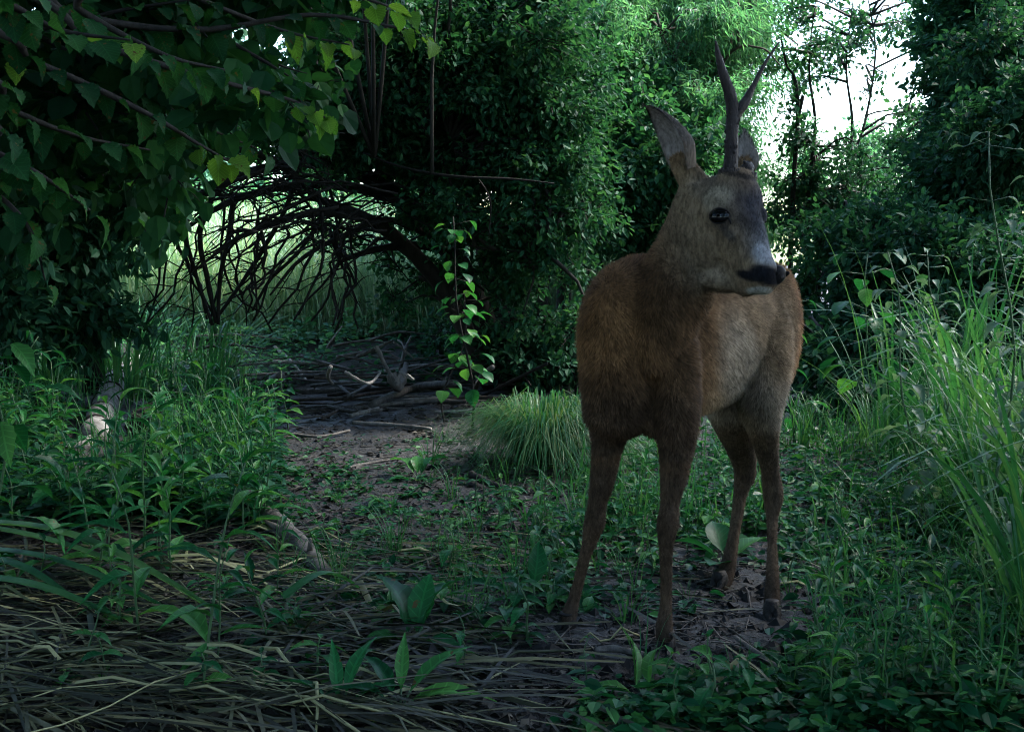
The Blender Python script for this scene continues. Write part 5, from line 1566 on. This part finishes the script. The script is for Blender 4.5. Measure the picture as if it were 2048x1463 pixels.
RE = [((700, 1425), (1170, 1302), 'long pale yellow reed stem running up to the right at the bottom centre', 1.0), ((720, 1432), (1165, 1316), 'second pale yellow reed stem beside the long one at the bottom centre', .9),
      ((1160, 1306), (1290, 1288), 'short end piece of pale reed left of the front hooves', .9), ((1268, 1432), (1430, 1362), 'pale reed stem at the bottom edge below the front hooves', .9),
      ((1360, 1400), (1560, 1368), 'broad pale reed strip at the bottom edge right of the front hooves', 1.6), ((560, 1100), (690, 1140), 'reed stem crossing over the half-buried grey branch', .8),
      ((1010, 1272), (1160, 1310), 'pale crooked reed left of the left front hoof', .9), ((180, 1240), (340, 1420), 'thick grey-green reed stem slanting down at lower left', 1.7),
      ((700, 1185), (830, 1290), 'broad pale reed strip slanting to the dock', 1.8), ((230, 1215), (560, 1235), 'long straight pale reed lying level at lower left', .8),
      ((310, 1150), (560, 1130), 'pale reed lying level above the litter at left', .8), ((860, 1075), (1090, 1085), 'thin dry stem lying level on the mud path', .5),
      ((930, 1100), (1080, 1160), 'dry stem slanting over the mud to the left front leg', .7), ((1560, 1185), (1760, 1215), 'pale straw lying level right of the right hind hoof', .7),
      ((890, 1230), (1010, 1390), 'pale flat stem slanting down right of the dock', .9)]
for a1, b1, lab, wd in RE:
    A_, B_ = up(gnd(*a1), .022), up(gnd(*b1), .022)
    lay(random.choice(REEDS[6:] if wd > 1.2 else REEDS), A_, B_, 'reed_stem', lab, 'single reed stems', wide=wd)
gr = 'dead reed stems strewn over the ground at lower left'
for k in range(165):
    px, py = random.uniform(-160, 920), 1463 - 400 * random.random() ** 1.15
    if px > 620 and random.random() < .5: px = random.uniform(-100, 620)
    c = gnd(px, py)
    if not clear(px, py, c): continue
    a = random.gauss(-.30, .42) if random.random() < .8 else random.uniform(-1.6, 1.6)
    L = random.uniform(.16, .62)
    d = Vector((math.cos(a), math.sin(a), 0)) * L
    A_, B_ = c - d * .5, c + d * .5
    l0 = random.uniform(.006, .05)
    A_.z = float(gz(A_.x, A_.y)) + l0; B_.z = float(gz(B_.x, B_.y)) + random.uniform(.004, .05)
    lay(random.choice(REEDS), A_, B_, 'reed_stem', 'dead pale reed stem lying in the litter at lower left', gr, wide=random.uniform(.5, 1.2))
# shorter broken pieces past counting
n = 1100
PX = []
while len(PX) < n:
    px, py = random.uniform(-200, 900) if random.random() < .85 else random.uniform(900, 2100), 1470 - 400 * random.random() ** 1.25
    c = gnd(px, py)
    if clear(px, py, c): PX.append((c.x, c.y, c.z + random.uniform(.003, .035)))
Pq = np.array(PX); a = RNG.normal(-.3, .55, n); D = np.stack([np.cos(a), np.sin(a), RNG.normal(0, .06, n)], 1)
STRAWS = (np.array([(-.011, 0, 0), (-.012, .5, .03), (-.006, 1, 0), (.006, 1, 0), (.012, .5, .03), (.011, 0, 0)]), np.array([(0, 5, 4), (0, 4, 1), (1, 4, 3), (1, 3, 2)]))
v, f, t = leaves(Pq, D, RNG.normal(0, .3, (n, 3)) + np.array([0, 0, 1.0]), RNG.uniform(.07, .34, n), STRAWS)
o = bpy.data.objects.new('reed_litter', mesh_np('reed_litter', v, f, M['straw_mass'], t, smooth_shade=False)); put(o)
tag(o, 'broken dead reed pieces matted over the ground at lower left', 'reed litter', None, 'stuff')
# long living flag leaves lying in from the left edge
FL = [((-60, 1090), (300, 1180), 'long flat dark green leaf blade lying in from the left edge, uppermost'), ((-60, 1140), (330, 1245), 'long flat dark green leaf blade lying in from the left edge, middle one'),
      ((-60, 1085), (420, 1245), 'longest flat dark green leaf blade crossing the reed litter at left'), ((-60, 1200), (240, 1270), 'long flat dark green leaf blade lying in from the left edge, lowest'),
      ((-80, 1165), (150, 1230), 'short flat dark green leaf blade at the left edge'), ((570, 1245), (720, 1205), 'broad folded green blade lying on the litter left of the dock')]
FLAG = []
for k in range(3):
    v, f = [], []
    for i in range(9):
        t_ = i / 8; w = .017 * (1 - .8 * t_ ** 2.5); z = .05 * math.sin(PI * t_) * (.4 + .3 * k)
        v += [(t_, -w, z + .004), (t_, 0, z - .003), (t_, w, z + .004)]
    for i in range(8):
        for j in range(2):
            a0 = i * 3 + j; f += [(a0, a0 + 1, a0 + 4), (a0, a0 + 4, a0 + 3)]
    FLAG.append(mesh_np('flag_blade', np.array(v), np.array(f), M['grass_blade_each'], np.full(len(v), .5)))
for i, (a1, b1, lab) in enumerate(FL):
    A_, B_ = up(gnd(*a1), .05), up(gnd(*b1), .03)
    lay(FLAG[i % 3], A_, B_, 'flag_leaf', lab, 'green blades on the litter', cat='leaf blade')

# ------------------------------------------------------------------ hazel hanging in at the upper left
hz_base = gp(-2.2, 1.6)
hz = empty('hazel_bush', hz_base, 'hazel bush hanging large toothed leaves into the upper left of the picture', 'shrub')
H_LEAF = [leaf_mesh('hazel_leaf', [.03, .30, .42, .45, .43, .36, .22, .03], M['hazel_leaf'], .12, a, .03, 17, .07) for a in (.2, .45, .7)]
BR = [([(-160, -80, 1.9), (150, 30, 2.0), (400, 60, 2.1), (620, 30, 2.2), (790, 55, 2.25), (850, 70, 2.25)], 20), ([(-150, -50, 1.8), (200, 90, 1.9), (430, 160, 2.0), (580, 200, 2.1), (650, 235, 2.1)], 22),
      ([(-200, 30, 1.7), (80, 130, 1.8), (280, 220, 1.9), (400, 290, 2.0), (470, 330, 2.05)], 20), ([(-200, 120, 1.6), (0, 210, 1.7), (150, 270, 1.8), (300, 300, 1.9)], 18),
      ([(100, -120, 2.2), (350, -20, 2.2), (560, 60, 2.3), (700, 90, 2.3)], 18), ([(-200, 200, 1.5), (-40, 290, 1.55), (80, 350, 1.6), (180, 420, 1.7)], 14),
      ([(-150, 20, 2.3), (200, 140, 2.4), (380, 240, 2.4), (520, 300, 2.45)], 20), ([(200, -150, 2.0), (480, -60, 2.05), (700, -10, 2.1), (800, 20, 2.15)], 16),
      ([(-160, 80, 2.6), (160, 200, 2.6), (330, 330, 2.6), (360, 420, 2.6)], 16), ([(0, -100, 1.6), (160, 20, 1.65), (330, 110, 1.7), (450, 140, 1.75)], 16),
      ([(-180, 300, 1.9), (-20, 380, 2.0), (60, 460, 2.0), (90, 560, 2.05)], 12), ([(250, -100, 2.5), (430, 60, 2.5), (540, 130, 2.5), (590, 160, 2.5)], 14),
      ([(-180, -60, 1.4), (0, 0, 1.45), (120, 60, 1.5), (260, 80, 1.5)], 14), ([(-200, 60, 2.0), (60, 60, 2.1), (250, 20, 2.1), (380, 0, 2.1)], 14)]
hub = hz_base + Vector((0, 0, 1.1))
m = MB(); m.tube(curve_pts([hz_base - Vector((0, 0, .05)), hz_base + Vector((.05, 0, .6)), hub], 8), [.05, .045, .04, .038, .035, .03, .028, .025], 9, wob=.1); o = m.build('trunk', M['bark_dark'], hz); o.location = -hz_base
nleaf = 0
BACKLIT_LEAF = []
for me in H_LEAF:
    m2 = me.copy(); m2.materials.clear(); m2.materials.append(M['backlit_hazel']); BACKLIT_LEAF.append(m2)  # same leaf shapes in the painted backlit colour
for bi, (pts, nl) in enumerate(BR):
    P = curve_pts([hub] + [A(*q) for q in pts], 40)
    m = MB(); m.tube(P, np.linspace(.010, .0016, 40), 5, wob=.05)
    o = m.build('branch', M['bark_dark'], hz); o.location = -hz_base
    for i in range(nl):
        t = .30 + .70 * i / (nl - 1); p = P[min(39, int(t * 39))]; dirv = (P[min(39, int(t * 39) + 1)] - P[max(0, int(t * 39) - 1)]).normalized()
        sgn = 1 if i % 2 else -1
        sidev = Vector((dirv.y, -dirv.x, 0)); sidev = sidev.normalized() if sidev.length > .01 else Vector((1, 0, 0))
        ld = (dirv * .6 + sidev * (sgn * random.uniform(.4, 1.0)) + Vector((0, 0, random.uniform(-.9, -.15)))).normalized()
        q0 = p + ld * .012
        me = random.choice(BACKLIT_LEAF if (bi in (0, 1, 2, 4, 7) and i >= nl - 6) or random.random() < .02 else H_LEAF)
        o = bpy.data.objects.new('leaf', me); put(o, hz)
        q = ld.to_track_quat('Y', 'Z')
        o.rotation_mode = 'QUATERNION'
        from mathutils import Quaternion
        o.rotation_quaternion = q @ Quaternion((0, 1, 0), random.uniform(-.6, .6))
        o.location = q0 - hz_base
        s = random.uniform(.026, .054); o.scale = (s * random.uniform(.85, 1.1), s, s * random.uniform(.6, 1.9)); nleaf += 1
c = fill(-150, -150, 560, 190, 2.2, 3.8, 48, .2, 90) + fill(-150, 150, 350, 340, 2.3, 3.8, 34, .2, 85) + fill(400, -150, 720, 60, 2.3, 3.4, 12, .16, 75) + fill(520, 120, 680, 240, 2.6, 3.4, 6, .13, 40)
c = thin(c, HOLES)
lv, tw = clump_foliage(c, .055, HAZEL, 7, .6, .8, .03)
o = bpy.data.objects.new('foliage', mesh_np('foliage', lv[0], lv[1], M['hazel_mass'], lv[2], smooth_shade=False)); put(o, hz); o.location = -hz_base; o['kind'] = 'stuff'
m = MB(); m.add(tw[0], tw[1]); o = m.build('twigs', M['bark_dark'], hz, 'stuff'); o.location = -hz_base
